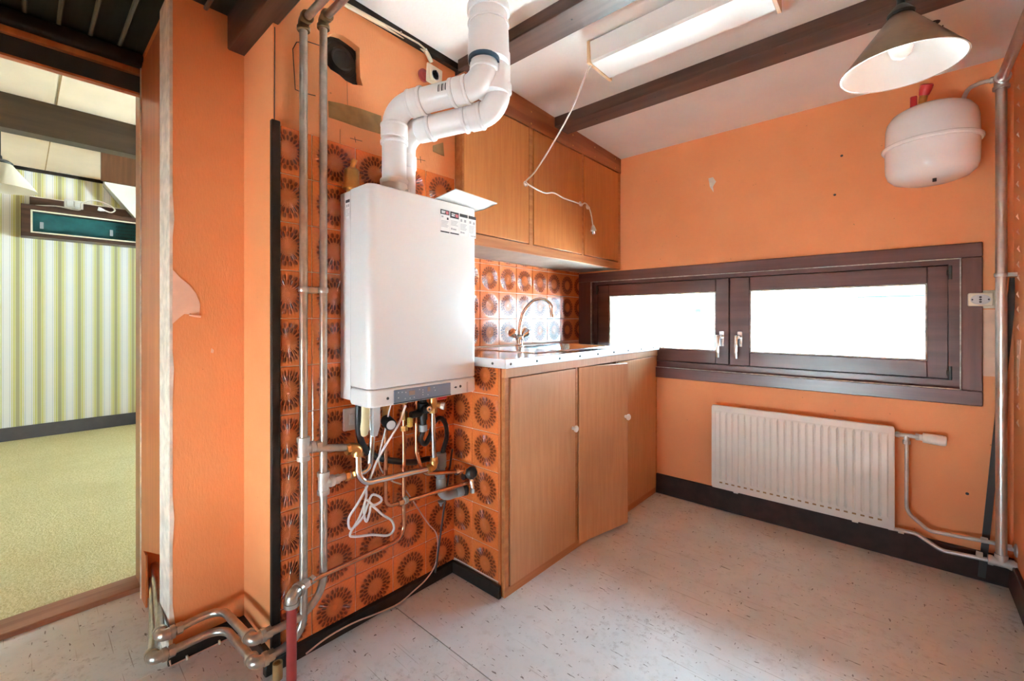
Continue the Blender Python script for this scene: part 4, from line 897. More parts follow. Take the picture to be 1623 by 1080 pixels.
# relief valve
rv = (-1.4000,1.0422,0.7336)
rl = thing('relief_valve', (rv[0], rv[1], rv[2]-.05), 'black pressure relief valve under the boiler', 'valve')
b = BM(); lathe(b, (rv[0], rv[1]+.008, rv[2]-.048), (0, 0, 1), [(0, .013), (.02, .013), (.021, .017), (.05, .017), (.055, .021), (.085, .021), (.09, .014), (.105, .013)], 18); obj('body', b, 'black_rubber', rl)
b = BM(); lathe(b, (rv[0], rv[1]+.008, rv[2]+.016), (1, -.1, .1), [(0, .018), (.03, .018), (.034, .013), (.042, .013), (.044, .006), (.044, 0)], 18); obj('knob', b, 'black_rubber', rl)
b = BM(); lathe(b, (rv[0], rv[1]+.008, rv[2]+.016), (1, -.1, .1), [(.0345, .0125), (.046, .0105), (.046, .005), (.040, .0)], 18); obj('knob_ring', b, 'chrome', rl)
b = BM(); lathe(b, (rv[0], rv[1]+.008, rv[2]-.072), (0, 0, 1), [(0, .016), (.024, .016), (.026, .013)], 18); obj('grey_nut', b, 'grey_plastic', rl)
b = BM(); cyl(b, (rv[0], rv[1]-.05, rv[2]+.0), (rv[0], rv[1], rv[2]+.0), .013, 12); obj('side_port', b, 'black_rubber', rl)
nut(rl, (rv[0], rv[1]-.008, rv[2]+.075), (0, 0, 1), .014, .03, 'brass', 'union')
# red shut-off valve
rd = V(*(-1.3850,1.0857,0.7511)); rs = thing('shutoff_valve', rd-V(0, 0, .02), 'brass shut-off valve with red lever under the boiler corner', 'valve')
nut(rs, rd-V(0, 0, .012), (0, 0, 1), .018, .018, 'brass', 'union'); b = BM(); lathe(b, rd-V(0, 0, .004), (0, 0, 1), [(0, .015), (.02, .017), (.04, .015), (.066, .013)], 14); obj('body', b, 'brass', rs)
b = BM(); cyl(b, rd+V(0, 0, .012), rd+V(.012, .03, .004), .011, 12); obj('drain_port', b, 'brass', rs)
b = BM(); lathe(b, rd+V(.012, .03, .004), (.6, .5, -.1), [(0, .013), (.012, .015), (.016, .013), (.016, 0)], 8); obj('cap', b, 'clear_hook', rs)
b = BM(); box(b, rd.x-.002, rd.x+.018, rd.y+.012, rd.y+.058, rd.z+.028, rd.z+.044, .003); obj('lever', b, 'red_plastic', rs)
# wall tap with black handle
tv_ = V(*(-1.3600,1.2658,0.4453)); wtp = thing('wall_tap', tv_-V(0, 0, .03), 'tap with black handle on the tiled cabinet flank', 'tap')
b = BM(); sweep(b, [V(-1.36, tv_.y-.03, tv_.z+.004), V(-1.36, CY0-.004, tv_.z+.004)], .012, 14); sweep(b, smooth([V(-1.36, tv_.y-.01, tv_.z), V(-1.335, tv_.y-.02, tv_.z-.01), V(-1.325, tv_.y-.02, tv_.z-.045)], 5), .010, 12); obj('body', b, 'chrome', wtp)
b = BM(); lathe(b, (-1.325, tv_.y-.02, tv_.z-.062), (0, 0, 1), [(0, .012), (.018, .012), (.02, .010)], 14); obj('outlet_nut', b, 'chrome', wtp)
b = BM(); lathe(b, (-1.36, tv_.y-.012, tv_.z+.010), (1, -.25, .25), [(0, .012), (.015, .012), (.018, .026), (.030, .027), (.042, .018), (.044, 0)], 8); obj('handle', b, 'black_rubber', wtp)
nut(wtp, (-1.36, tv_.y-.035, tv_.z+.002), (0, 1, 0), .015, .02, 'chrome', 'union')

# ================================================================== DRAIN, HOSES, TRAP
dx = -1.415; dyy = (-1.4150,1.1514,0.4419)[1]; dzt = (-1.4150,1.1514,0.5403)[2]; dzb = (-1.4150,1.1547,0.3631)[2]
dn = thing('drain_pipe', (dx, dyy, dzb-.03), 'grey plastic drain pipe with elbow into the cabinet flank', 'pipe')
tubeo('pipe', 'grey_plastic', dn, [(dx, dyy, dzt), (dx, dyy, dzb), (dx+.03, CY0-.003, dzb+.012)], 0.0175, 0.035, 18, 8)
collar(dn, (dx, dyy, dzt-.02), (0, 0, 1), .0215, .06, 'grey_plastic', 'socket_end'); collar(dn, (dx, dyy, dzb+.06), (0, 0, 1), .021, .05, 'grey_plastic', 'socket_end')
collar(dn, (dx+.022, CY0-.035, dzb+.010), (.25, 1, .05), .021, .03, 'grey_plastic', 'socket_end'); collar(dn, (dx+.029, CY0-.012, dzb+.012), (.25, 1, .05), .0235, .016, 'black_rubber', 'seal')
tubeo('side_branch', 'grey_plastic', dn, [(dx, dyy, dzt-.09), (dx+.01, dyy-.045, dzt-.045)], 0.0135, seg=14)
b = BM(); lathe(b, (dx, dyy, dzb-.012), (0, 0, -1), [(0, .014), (.012, .006), (.02, .004)], 12); obj('drip_tip', b, 'grey_plastic', dn)
b = BM(); sweep(b, smooth([(-1.4000,0.7791,0.8170), (-1.4000,0.7767,0.7652), (-1.4100,0.7870,0.6962), (-1.4200,0.8143,0.6399), (-1.4300,0.8653,0.5967), (-1.4350,0.9429,0.5631), (-1.4350,1.0289,0.5374), (-1.4300,1.1114,0.5311), (dx+.008, dyy-.04, dzt-.05)], 8), 0.0115, 12)
tag(obj('condensate_hose', b, 'black_rubber'), 'thick black hose sweeping behind the copper pipes under the boiler', 'hose')
b = BM(); sweep(b, smooth([(rv[0], rv[1]+.008, rv[2]-.07), (-1.4000,1.0392,0.6309), (-1.3950,1.0565,0.6109), (-1.3950,1.0811,0.6407), (-1.4000,1.1007,0.6813), (-1.4050,1.1367,0.6972), (-1.4100,1.1705,0.6673), (-1.4140,1.1806,0.6124), (-1.4150,1.1646,0.5633), (dx, dyy, dzt-.03)], 8), 0.0095, 12)
tag(obj('overflow_hose', b, 'black_rubber'), 'black hose looping from the relief valve into the grey drain', 'hose')
ty_ = (-1.4000,0.7981,0.7617)[1]; b = BM(); lathe(b, (-1.40, ty_, (-1.4000,0.7981,0.6914)[2]), (0, 0, 1), [(0, .006), (.006, .013), (.03, .019), (.11, .020), (.15, .020)], 16); trp = tag(obj('condensate_trap', b, 'trap_plastic'), 'translucent yellowish condensate trap hanging under the boiler', 'trap')
ty2 = (-1.3850,0.8331,0.7581)[1]; b = BM(); prism(b, [(-1.395, ty2-.013, .83), (-1.395, ty2+.013, .83), (-1.395, ty2+.013, (-1.3900,0.8361,0.7234)[2]), (-1.395, ty2+.002, (-1.3900,0.8361,0.6900)[2]), (-1.395, ty2-.013, (-1.3900,0.8361,0.6900)[2])], (0.02, 0, 0)); obj('grey_bracket', b, 'light_grey', trp)

# ================================================================== CABLES NEAR THE BOILER, SWITCH
b = BM(); sweep(b, smooth([(-1.3600,0.9418,0.7831), (-1.3700,0.9188,0.7185), (-1.3900,0.8792,0.6473), (-1.4000,0.8497,0.5955), (-1.4000,0.8248,0.5458), (-1.4000,0.8053,0.5069), (-1.4000,0.7720,0.4623), (-1.4100,0.7474,0.4199), (-1.4100,0.7543,0.3809), (-1.4000,0.7909,0.4082), (-1.4000,0.8125,0.4495), (-1.4000,0.8297,0.4776), (-1.4000,0.8598,0.4617), (-1.4000,0.8649,0.4443), (-1.4000,0.8346,0.4403), (-1.4000,0.8053,0.4672), (-1.4000,0.7981,0.4211), (-1.4000,0.8077,0.3914), (-1.4000,0.8199,0.4205), (-1.4000,0.8272,0.4404), (-1.4100,0.8762,0.3899), (-1.4100,0.9157,0.3534), (-1.4100,0.9238,0.3179), (-1.4100,0.8971,0.3066), (-1.4100,0.8356,0.3315), (-1.4100,0.7682,0.3498), (-1.4100,0.7520,0.3666), (-1.4100,0.7870,0.4109), (-1.4100,0.8110,0.4694), (-1.4150,0.8139,0.5073)], 6), 0.0042, 8)
tag(obj('power_cable', b, 'cable_white'), 'coiled white power cable dangling under the boiler', 'cable')
b = BM(); sweep(b, smooth([(-1.3700,0.8871,0.7944), (-1.3800,0.8806,0.7509), (-1.4000,0.8803,0.6909), (-1.4100,0.8685,0.6299), (-1.4200,0.8669,0.5870), (-1.4300,0.8886,0.5378), (-1.4300,0.9260,0.4950), (-1.4400,0.9771,0.4639)], 6), 0.0028, 6)
tag(obj('sensor_cable', b, 'cable_white'), 'thin white sensor lead hanging from the boiler', 'cable')
b = BM(); sweep(b, smooth([(-1.4500,1.0012,0.4349), (-1.4550,1.0432,0.3737), (-1.4550,1.0831,0.3102), (-1.4550,1.1211,0.2534), (-1.4520,1.1547,0.2084), (-1.4500,1.1631,0.1533), (-1.4450,1.1459,0.0832), (-1.4400,1.0969,0.0467), (-1.4350,1.0289,0.0293), (-1.4400,0.9658,0.0106), (-1.4400,0.8791,0.0178), (-1.4420,0.7809,0.0306), (-1.4400,0.6892,0.0324), (-1.4380,0.6153,0.0184)], 6), 0.0027, 6)
tag(obj('phone_cable', b, 'cable_pink'), 'thin pale cable trailing down the tiles and along the plinth', 'cable')
b = BM(); sweep(b, [V(*(-1.4300,1.2251,0.5470)), V(*(-1.4400,1.1954,0.3439)), V(*(-1.4450,1.1459,0.0492))], 0.004, 8)
tag(obj('cable_sleeve', b, 'dark_strip'), 'dark thin sleeve leaning in the tiled corner behind the drain', 'sleeve')
sw = (-1.4700,0.7840,0.7447); sl = thing('light_switch', (XC+.008, sw[1], sw[2]-.035), 'square white rocker switch on the tiles below the boiler', 'switch')
b = BM(); box(b, XC+.007, XC+.019, sw[1]-.030, sw[1]+.038, sw[2]-.040, sw[2]+.040, .005, 2); obj('plate', b, 'white_plastic', sl)
b = BM(); box(b, XC+.019, XC+.024, sw[1]-.012, sw[1]+.022, sw[2]-.020, sw[2]+.020, .003, 2); obj('rocker', b, 'white_plastic', sl)
# wire clipped to the pillar plinth
b = BM(); sweep(b, [V(*p_) for p_ in ((XL+.020, .315, .022), (XL+.020, .318, .004), (XL+.020, .50, .004))], .0025, 6); wcb = tag(obj('plinth_wire', b, 'cable_pink'), 'thin wire clipped along the pillar plinth', 'cable')
for y in (.36, .45): q_ = BM(); box(q_, XL+.015, XL+.025, y-.003, y+.003, 0.0, .012, .001); obj('cable_clip', q_, 'cream_plastic', wcb)
# short brown stub beside the red riser
st_ = (-1.4263,0.5249,0.0200); b = BM(); lathe(b, (st_[0], st_[1], 0), (0, 0, 1), [(0, .014), (.05, .014), (.05, .010), (.04, .010), (.04, 0)], 14); tag(obj('pipe_stub', b, 'brown_paper'), 'short brown pipe stub on the floor beside the red gas riser', 'pipe')

# ================================================================== RADIATOR
RYF = 2.615
tl = (-0.8088,2.6150,0.6161); br = (-0.0277,2.6150,0.1325); rx0, rx1, rz0, rz1 = tl[0], br[0], 0.146, 0.614
ra = thing('radiator', ((rx0+rx1)/2, 2.66, rz0), 'white ribbed panel radiator under the window', 'radiator')
b = BM(); box(b, rx0, rx1, RYF, RYF+0.022, rz0, rz1, 0.006, 2)
NF = 24; m0, m1 = rx0+0.018, rx1-0.018; pt = (m1-m0)/NF
for i in range(NF):
    x = m0+pt*(i+.5); hw = pt*0.36; za, zz = rz0+0.050, rz1-0.030
    v8 = []
    for (yo, sx_, dz_) in ((RYF, hw+.004, 0), (RYF-0.007, hw-.002, .014)):
        for (sg, zq) in ((-1, za+dz_), (1, za+dz_), (1, zz-dz_), (-1, zz-dz_)): v8.append(b.verts.new((x+sg*sx_, yo, zq)))
    for k in range(4): b.faces.new((v8[k], v8[(k+1) % 4], v8[4+(k+1) % 4], v8[4+k]))
    b.faces.new(v8[4:8])
obj('panel', b, 'rad_white', ra)
for i in range(NF-1):
    x = m0+pt*(i+1); bxo('slot', 'brown_paper', ra, x-.0075, x+.0075, RYF-.0016, RYF+.001, rz0+.034, rz0+.041)
for x in (rx0, rx1): bxo('side_cover', 'rad_white', ra, x-.002, x+.002, RYF+.003, RYF+.030, rz0+.01, rz1-.01, .001)
for x in (rx0+.12, rx1-.14): bxo('bracket', 'rad_white', ra, x-.012, x+.012, RYF+.02, YF-.016, rz0-.012, rz0+.03, .002)
# valve and thermostat
vz = (0.0041,2.6450,0.5776)[2]; vx_ = (0.0146,2.6450,0.5512)[0]; ry = 2.645
vt = thing('radiator_valve', (vx_, ry, vz-.03), 'cream thermostatic radiator valve at the radiator corner', 'valve')
b = BM(); sweep(b, [V(rx1, ry, vz), V(vx_+.03, ry, vz)], .009, 12); sweep(b, [V(vx_, ry, vz), V(vx_, ry, vz-.036)], .010, 12); obj('body', b, 'painted_pipe', vt)
nut(vt, (rx1+.012, ry, vz), (1, 0, 0), .014, .014, 'painted_pipe'); nut(vt, (vx_, ry, vz-.03), (0, 0, 1), .014, .016, 'painted_pipe'); nut(vt, (vx_+.035, ry, vz), (1, 0, 0), .016, .012, 'painted_pipe')
b = BM(); lathe(b, (vx_+.04, ry, vz), (1, 0, -.03), [(0, .013), (.012, .014), (.013, .021), (.07, .023), (.085, .021), (.088, .016), (.088, 0)], 20); obj('thermostat_head', b, 'rad_white', vt)
# vertical main at the right
px, py = (0.2968,2.6200,1.1152)[0], 2.62; pzt = (0.3053,2.6200,2.0591)[2]
zs_ = (0.2676,2.6200,0.1886)[2]; zr_ = (0.2676,2.6200,0.1221)[2]
mp_ = thing('main_pipe', (px, py, 0.05), 'thick silver vertical pipe in the right corner', 'pipe')
tubeo('riser', 'silver_paint', mp_, [(px, py, zr_), (px, py, pzt)], 0.0165, seg=20)
tubeo('overhead_run', 'silver_paint', mp_, [(px, py, pzt), (px+.008, YB+.02, pzt+.03)], 0.0165, seg=20)
elbow(mp_, (px, py, pzt), (0, 0, -1), (0, -1, .02), .021, .032, 'silver_paint')
tee(mp_, (px, py, zr_), (1, 0, 0), (0, 0, 1), .017, .030, 'painted_pipe')
tubeo('wall_stub', 'painted_pipe', mp_, [(px, py, zr_), (XR-.002, py-.01, zr_-.012)], .011)
nut(mp_, (px+.035, py, zr_), (1, 0, 0), .016, .014, 'painted_pipe')
zcl = (0.2985,2.6200,1.2771)[2]; collar(mp_, (px, py, zcl), (0, 0, 1), .0205, .016, 'painted_pipe', 'clip_ring'); bxo('clip_arm', 'painted_pipe', mp_, px+.016, XR-.001, py-.012, py+.012, zcl-.008, zcl+.008, .001)
rs_ = thing('radiator_pipe', (vx_, ry, zs_), 'slim pipe dropping from the radiator valve to the corner main', 'pipe', 'radiator connection pipes')
tubeo('pipe', 'painted_pipe', rs_, [(vx_, ry, vz-.03), (vx_, ry, (0.0209,2.6450,0.2362)[2]), (0.0865,2.6450,0.1726), (px-.02, 2.635, zs_), (XR, 2.635, zs_-.01)], 0.0075, [.06, .04, .01], 12, 8)
nut(rs_, (px-.045, 2.635, zs_+.003), (1, 0, 0), .0125, .02, 'painted_pipe'); nut(rs_, (px+.022, 2.635, zs_-.004), (1, 0, 0), .0135, .016, 'painted_pipe')
b = BM(); lathe(b, (XR, 2.635, zs_-.01), (-1, 0, 0), [(0, .026), (.004, .025), (.008, .014), (.008, 0)], 18); obj('wall_rosette', b, 'painted_pipe', rs_)
rr_ = thing('radiator_pipe', (rx1, ry, zr_), 'slim return pipe bending from the radiator foot to the corner main', 'pipe', 'radiator connection pipes')
tubeo('pipe', 'painted_pipe', rr_, [(rx1-.02, ry, (-0.0215,2.6450,0.1436)[2]), (0.0459,2.6450,0.1483), (0.1257,2.6400,0.1028), (px, 2.62, zr_)], 0.0082, [.05, .06], 12, 8)
nut(rr_, (-0.0044,2.6450,0.1434), (1, 0, 0), .0125, .02, 'painted_pipe'); nut(rr_, (px-.06, 2.626, zr_+.008), (1, 0, -.08), .0135, .018, 'painted_pipe')
# dark strip leaning in the corner
b = BM(); A_ = V(*(0.2478,2.6720,0.0197)); B_ = V(*(0.3375,2.6760,1.2685)); dr_ = (B_-A_); sd = V(.011, 0, 0)
prism(b, [A_-sd, A_+sd, B_+sd, B_-sd], (0, .008, 0)); tag(obj('leaning_strip', b, 'dark_strip'), 'dark wooden strip leaning in the corner behind the silver pipe', 'strip')
# sockets at the window casing
k1_ = (0.2689,2.6850,1.1841); pl1 = thing('wall_socket', (k1_[0], YF, k1_[2]-.045), 'double beige socket overlapping the right window casing', 'socket')
b = BM(); box(b, k1_[0]-.018, k1_[0]+.030, YF-.012, YF-.0015, k1_[2]-.040, k1_[2]+.036, .004, 2); obj('back_plate', b, 'cream_plastic', pl1)
k2_ = (0.2427,2.6550,1.1813); b = BM(); box(b, k2_[0]-.036, k2_[0]+.036, 2.655, yc0, k2_[2]-.028, k2_[2]+.028, .005, 2); obj('socket_body', b, 'cream_plastic', pl1)
b = BM(); lathe(b, (k2_[0], 2.655, k2_[2]), (0, -1, 0), [(0, .026), (.0015, .026), (.0015, .023), (0.0005, .022), (0.0005, 0)], 24); bmesh.ops.scale(b, vec=(1.15, 1, .82), verts=b.verts, space=Matrix.Translation(-V(k2_[0], 2.655, k2_[2]))); obj('well', b, 'light_grey', pl1)
for (dx_, dz_, r_) in ((0, .010, .0042), (0, 0, .0042), (0, -.010, .0042), (-.024, 0, .0035), (.024, 0, .0035)):
    q_ = BM(); lathe(q_, (k2_[0]+dx_, 2.6545, k2_[2]+dz_), (0, -1, 0), [(0, r_), (.0008, r_), (.0008, 0)], 10); obj('pin_hole', q_, 'print_black', pl1)

# ================================================================== EXPANSION TANK
ex, ey = 0.0858, 2.48
et = thing('expansion_tank', (ex, ey, 1.66), 'white round expansion tank hanging in the upper corner', 'tank')
b = BM(); lathe(b, (ex, ey, 1.655), (0, 0, 1), [(0, 0), (.001, .03), (.006, .08), (.018, .115), (.038, .134), (.06, .141), (.08, .1425), (.155, .1435)], 56); obj('lower_shell', b, 'tank_white', et)
b = BM(); lathe(b, (ex, ey, 1.81), (0, 0, 1), [(0, .1435), (.085, .141), (.11, .136), (.135, .120), (.152, .090), (.162, .05), (.165, 0)], 56); obj('upper_shell', b, 'tank_white', et)
b = BM(); lathe(b, (ex, ey, 1.803), (0, 0, 1), [(0, .140), (.001, .150), (.006, .154), (.013, .154), (.017, .150), (.018, .140)], 56, True); obj('seam_flange', b, 'tank_white', et)
vp = V(ex+.01, ey-.06, 1.655+.004); b = BM(); box(b, vp.x-.006, vp.x+.006, vp.y-.006, vp.y+.006, vp.z-.012, vp.z+.004, .001); obj('valve_nub', b, 'print_black', et)
sv = thing('safety_valve', (ex-.03, ey+.01, 1.97), 'red safety valve on top of the expansion tank', 'valve')
b = BM(); cyl(b, (ex-.028, ey-.02, 1.966), (ex-.020, ey-.03, 2.015), .013, 14); obj('union', b, 'brass', sv)
b = BM(); lathe(b, (ex-.020, ey-.03, 2.012), (.25, -.35, 1), [(0, .016), (.02, .020), (.038, .021), (.042, .016), (.042, .0)], 16); obj('red_cap', b, 'red_plastic', sv)
b = BM(); box(b, ex-.062, ex-.040, ey-.03, ey-.012, 1.955, 2.02, .003); obj('red_body', b, 'red_plastic', sv)
tp_ = thing('tank_pipe', (ex+.1, ey+.1, 1.95), 'thin curved pipe linking the tank to the corner main', 'pipe')
b = BM(); sweep(b, smooth([(px, py, pzt-.004), (0.2676,2.6200,2.0677), (0.2288,2.6200,2.0661), (0.1991,2.6100,2.0413), (ex+.085, ey+.085, 1.94)], 8), .0078, 12); obj('pipe', b, 'painted_pipe', tp_); nut(tp_, (0.2797,2.6200,2.0684), (1, 0, 0), .013, .026, 'painted_pipe')

# ================================================================== CONE LAMP
def cone_lamp(lx, ly, rim, R, hgt, neck, top, outer, lab, cord_top, collar_mat='black_rubber', grp=None):
    L_ = thing('pendant_lamp', (lx, ly, rim), lab, 'lamp', grp)
    b = BM(); lathe(b, (lx, ly, rim), (0, 0, 1), [(0, R), (.002, R), (hgt, neck), (hgt+.002, neck-.004), (hgt-.004, neck-.004), (0, R-.003)], 64, True); sh = obj('shade', b, outer, L_)
    b = BM(); lathe(b, (lx, ly, rim), (0, 0, 1), [(.0005, R-.0032), (hgt-.006, neck-.0045), (hgt-.006, neck-.0055), (.0002, R-.0042)], 64, True); obj('shade_lining', b, 'shade_white', sh)
    b = BM(); lathe(b, (lx, ly, rim+hgt-.004), (0, 0, 1), [(0, neck-.004), (.004, neck+.004), (.010, neck+.006), (.016, neck+.002), (.028, neck*.72), (.036, .010), (.055, .009), (.06, .004)], 28); obj('holder', b, collar_mat, L_)
    b = BM(); cyl(b, (lx, ly, rim+hgt+.05), (lx, ly, cord_top), .003, 8); obj('cord', b, collar_mat, L_)
    b = BM(); lathe(b, (lx, ly, rim+hgt-.01), (0, 0, -1), [(0, .013), (.03, .013), (.04, .017), (.065, .027), (.085, .029), (.103, .022), (.113, .008), (.115, 0)], 24); obj('bulb', b, 'bulb_glass', L_)
    return L_
cone_lamp(-0.003, 1.68, 1.819, 0.14, 0.150, 0.026, 0, 'shade_brown', 'brown metal cone pendant lamp near the expansion tank', CZ(1.68))
# open ceiling junction with loose wires
cj = (0.0867,2.2409,2.1930); jt = thing('ceiling_junction', (cj[0], cj[1], 2.172), 'open ceiling junction with loose wires behind the cone lamp', 'junction')
b = BM(); lathe(b, (cj[0], cj[1], 2.192), (0, 0, -1), [(0, .018), (.002, .017), (.002, 0)], 14); obj('hole', b, 'dark_metal', jt)
for i in range(3):
    b = BM(); a = i*2.1; sweep(b, smooth([(cj[0], cj[1], 2.192), (cj[0]-.01*i, cj[1]-.008, 2.172), (cj[0]+.02*math.cos(a), cj[1]+.02*math.sin(a), 2.160), (cj[0]+.03*math.cos(a+.6), cj[1]+.03*math.sin(a+.6), 2.180)], 5), .0022, 6); obj('wire', b, ('black_rubber', 'cable_white', 'print_grey')[i], jt)

# ================================================================== FLUORESCENT FITTING AND ITS CORD
gx0, gx1, gy0, gy1, gzb = -0.942, -0.300, 1.508, 1.690, 2.122
lf = thing('light_fitting', ((gx0+gx1)/2, 1.6, gzb), 'white box ceiling light with pale wooden end plates', 'light')
b = BM(); prism(b, [(gx0+.012, gy0+.004, ZC+.006), (gx0+.012, gy0+.012, gzb+.012), (gx0+.012, gy0+.02, gzb+.004), (gx0+.012, gy1-.02, gzb+.004), (gx0+.012, gy1-.012, gzb+.012), (gx0+.012, gy1-.004, ZC+.006)], (gx1-gx0-.024, 0, 0)); obj('diffuser', b, 'diffuser', lf)
bxo('end_plate', 'pale_wood', lf, gx0, gx0+.012, gy0, gy1, gzb, ZC+.010, .001); bxo('end_plate', 'pale_wood', lf, gx1-.012, gx1, gy0, gy1, gzb, ZC+.010, .001)
bxo('base_tray', 'dark_metal', lf, gx0+.012, gx1-.012, gy0+.01, gy1-.01, ZC+.006, CZ(1.6)-.001)
hk1 = (-1.4120,1.6938,1.7818); hk2 = (-1.4120,2.1980,1.7795); hk3 = (-1.4120,2.2743,1.7755); plg = (-1.4050,2.3204,1.6603)
lc = thing('lamp_cord', hk1, 'white lamp cord hooked across the wall cabinet doors ending in a plug', 'cable')
b = BM(); sweep(b, smooth([(gx0+.006, 1.535, gzb+.004), (gx0-.010, 1.527, gzb-.02), (-1.0000,1.5142,1.9941), (-1.1600,1.6678,2.0026), (-1.2800,1.7176,1.9321), (-1.3800,1.7248,1.8427), (hk1[0]+.004, hk1[1]-.004, hk1[2]+.012), (hk1[0]+.004, hk1[1], hk1[2]), (-1.4080,1.7701,1.7694), (-1.4080,1.8449,1.7660), (-1.4080,1.9235,1.7829), (-1.4080,2.0122,1.7738), (-1.4080,2.0996,1.7739), (hk2[0]+.004, hk2[1], hk2[2]-.004), (-1.4050,2.2281,1.7879), (hk3[0]+.004, hk3[1], hk3[2]), (-1.4050,2.2987,1.7332), plg], 8), .0038, 8); obj('cord', b, 'cable_white', lc)
b = BM(); lathe(b, V(*plg)+V(0, 0, .012), (0, .12, -1), [(0, .006), (.012, .011), (.03, .018), (.036, .018), (.036, 0)], 16); sp_ = obj('plug', b, 'white_plastic', lc)
for s in (-1, 1): q_ = BM(); cyl(q_, V(*plg)+V(s*.006, .004, -.024), V(*plg)+V(s*.006, .010, -.042), .0024, 8); obj('plug_pin', q_, 'steel', sp_)
for i, h in enumerate((hk1, hk2, hk3)):
    hkob = thing('cable_hook', (UX, h[1], h[2]-.02), ('clear sticky hook holding the cord on the first cabinet door edge', 'clear sticky hook holding the cord on the second cabinet door', 'clear sticky hook just above the hanging plug')[i], 'hook', 'clear hooks on the wall cabinet')
    b = BM(); lathe(b, (UX+.0015, h[1], h[2]), (1, 0, 0), [(0, .014), (.003, .014), (.005, .011), (.005, 0)], 18); obj('pad', b, 'clear_hook', hkob)
    b = BM(); sweep(b, smooth([(UX+.004, h[1], h[2]-.004), (UX+.012, h[1]-.002, h[2]-.014), (UX+.020, h[1]-.004, h[2]-.010), (UX+.020, h[1]-.004, h[2]-.002)], 5), .0028, 8); obj('hook', b, 'clear_hook', hkob)

# ================================================================== LIVING ROOM THINGS
sA = (-5.8200,0.0088,2.1261); sB = (-5.8200,0.0088,1.8417); hy0, hz1, hz0 = sA[1], sA[2], sB[2]; hy1 = 0.92; hX0, hX1 = -5.998, -5.82
ws = thing('wall_shelf', (-5.9, .4, hz0), 'long dark wooden wall case with teal pegboard back', 'shelf')
tk = .045
bxo('board', 'shelf_wood', ws, hX0, hX1, hy0, hy1, hz1-tk, hz1, .002); bxo('board', 'shelf_wood', ws, hX0, hX1, hy0, hy1, hz0, hz0+tk*.75, .002)
bxo('board', 'shelf_wood', ws, hX0, hX1, hy0, hy0+tk*1.3, hz0+tk*.75, hz1-tk, .002); bxo('board', 'shelf_wood', ws, hX0, hX1, hy1-tk, hy1, hz0+tk*.75, hz1-tk, .002)
bxo('pegboard', 'teal_board', ws, hX0, hX0+.012, hy0+tk, hy1-tk, hz0+tk*.7, hz1-tk)
b = BM()
for (y0_, y1_, z0_, z1_) in ((hy0+tk*1.3, hy1-tk, hz1-tk-.012, hz1-tk), (hy0+tk*1.3, hy1-tk, hz0+tk*.75, hz0+tk*.75+.012), (hy0+tk*1.3, hy0+tk*1.3+.012, hz0+tk*.75, hz1-tk)): box(b, hX1-.010, hX1+.002, y0_, y1_, z0_, z1_)
obj('pale_edging', b, 'cream_plastic', ws)
pgm = None
for r_ in range(5):
    for c_ in range(16):
        y_ = .66+.018*c_*0.9; z_ = hz0+.06+.035*r_
        if z_ > hz1-tk-.02: continue
        if pgm is None:
            q_ = BM(); lathe(q_, (0, 0, 0), (1, 0, 0), [(0, .005), (.0006, .005), (.0006, 0)], 6); me_ = bpy.data.meshes.new('peg_hole'); q_.to_mesh(me_); q_.free(); me_.materials.append(MATS['print_black']); pgm = me_
        instance('peg_hole', pgm, ws, (hX0+.012, y_, z_))
for y_ in (hy0+.13, .62): bxo('clip', 'light_grey', ws, hX0+.012, hX0+.02, y_-.012, y_+.012, hz0+.10, hz0+.16)
lz = (-5.9000,0.0622,2.2136)
lg = thing('wall_ledge', (-5.94, .4, hz1), 'dark wooden ledge board above the teal-backed wall case', 'shelf')
bxo('board', 'shelf_wood', lg, -5.998, -5.94, lz[1], hy1-.05, hz1+.002, lz[2]+.005, .002); bxo('pale_top', 'plaster_raw', lg, -5.998, -5.938, lz[1], hy1-.05, lz[2]+.005, lz[2]+.012)
so2 = (-5.9300,0.3472,2.1943); ls = thing('wall_socket', (-5.94, so2[1], so2[2]-.04), 'white socket on the ledge over the teal wall case', 'socket')
bxo('plate', 'white_plastic', ls, -5.94, -5.925, so2[1]-.065, so2[1]+.065, so2[2]-.035, so2[2]+.045, .004); bxo('insert', 'white_plastic', ls, -5.925, -5.915, so2[1]-.05, so2[1]-.004, so2[2]-.022, so2[2]+.03, .003); bxo('insert', 'white_plastic', ls, -5.925, -5.915, so2[1]+.004, so2[1]+.05, so2[2]-.022, so2[2]+.03, .003)
b = BM(); sweep(b, smooth([(-5.9000,0.0931,2.1339), (-5.9000,0.2327,2.1550), (-5.8800,0.3784,2.1435), (-5.9000,0.4014,2.2179), (-5.9000,0.4897,2.2600), (-5.9000,0.5901,2.2364), (-5.9000,0.6369,2.1948), (-5.8800,0.6067,2.1608), (-5.8800,0.5605,2.1711)], 8), .006, 8)
lcb = tag(obj('extension_cable', b, 'cable_white'), 'white cable looped over the wall case in the living room', 'cable')
b = BM(); lathe(b, (-5.8800,0.5605,2.1711), (0, -1, .2), [(0, .008), (.03, .018), (.05, .018), (.05, 0)], 12); obj('plug', b, 'white_plastic', lcb)
cone_lamp(-4.5, -0.085, (-4.5000,-0.0582,1.9739)[2], 0.172, 0.165, 0.055, 0, 'shade_cream', 'cream cone pendant lamp in the living room', LZ)
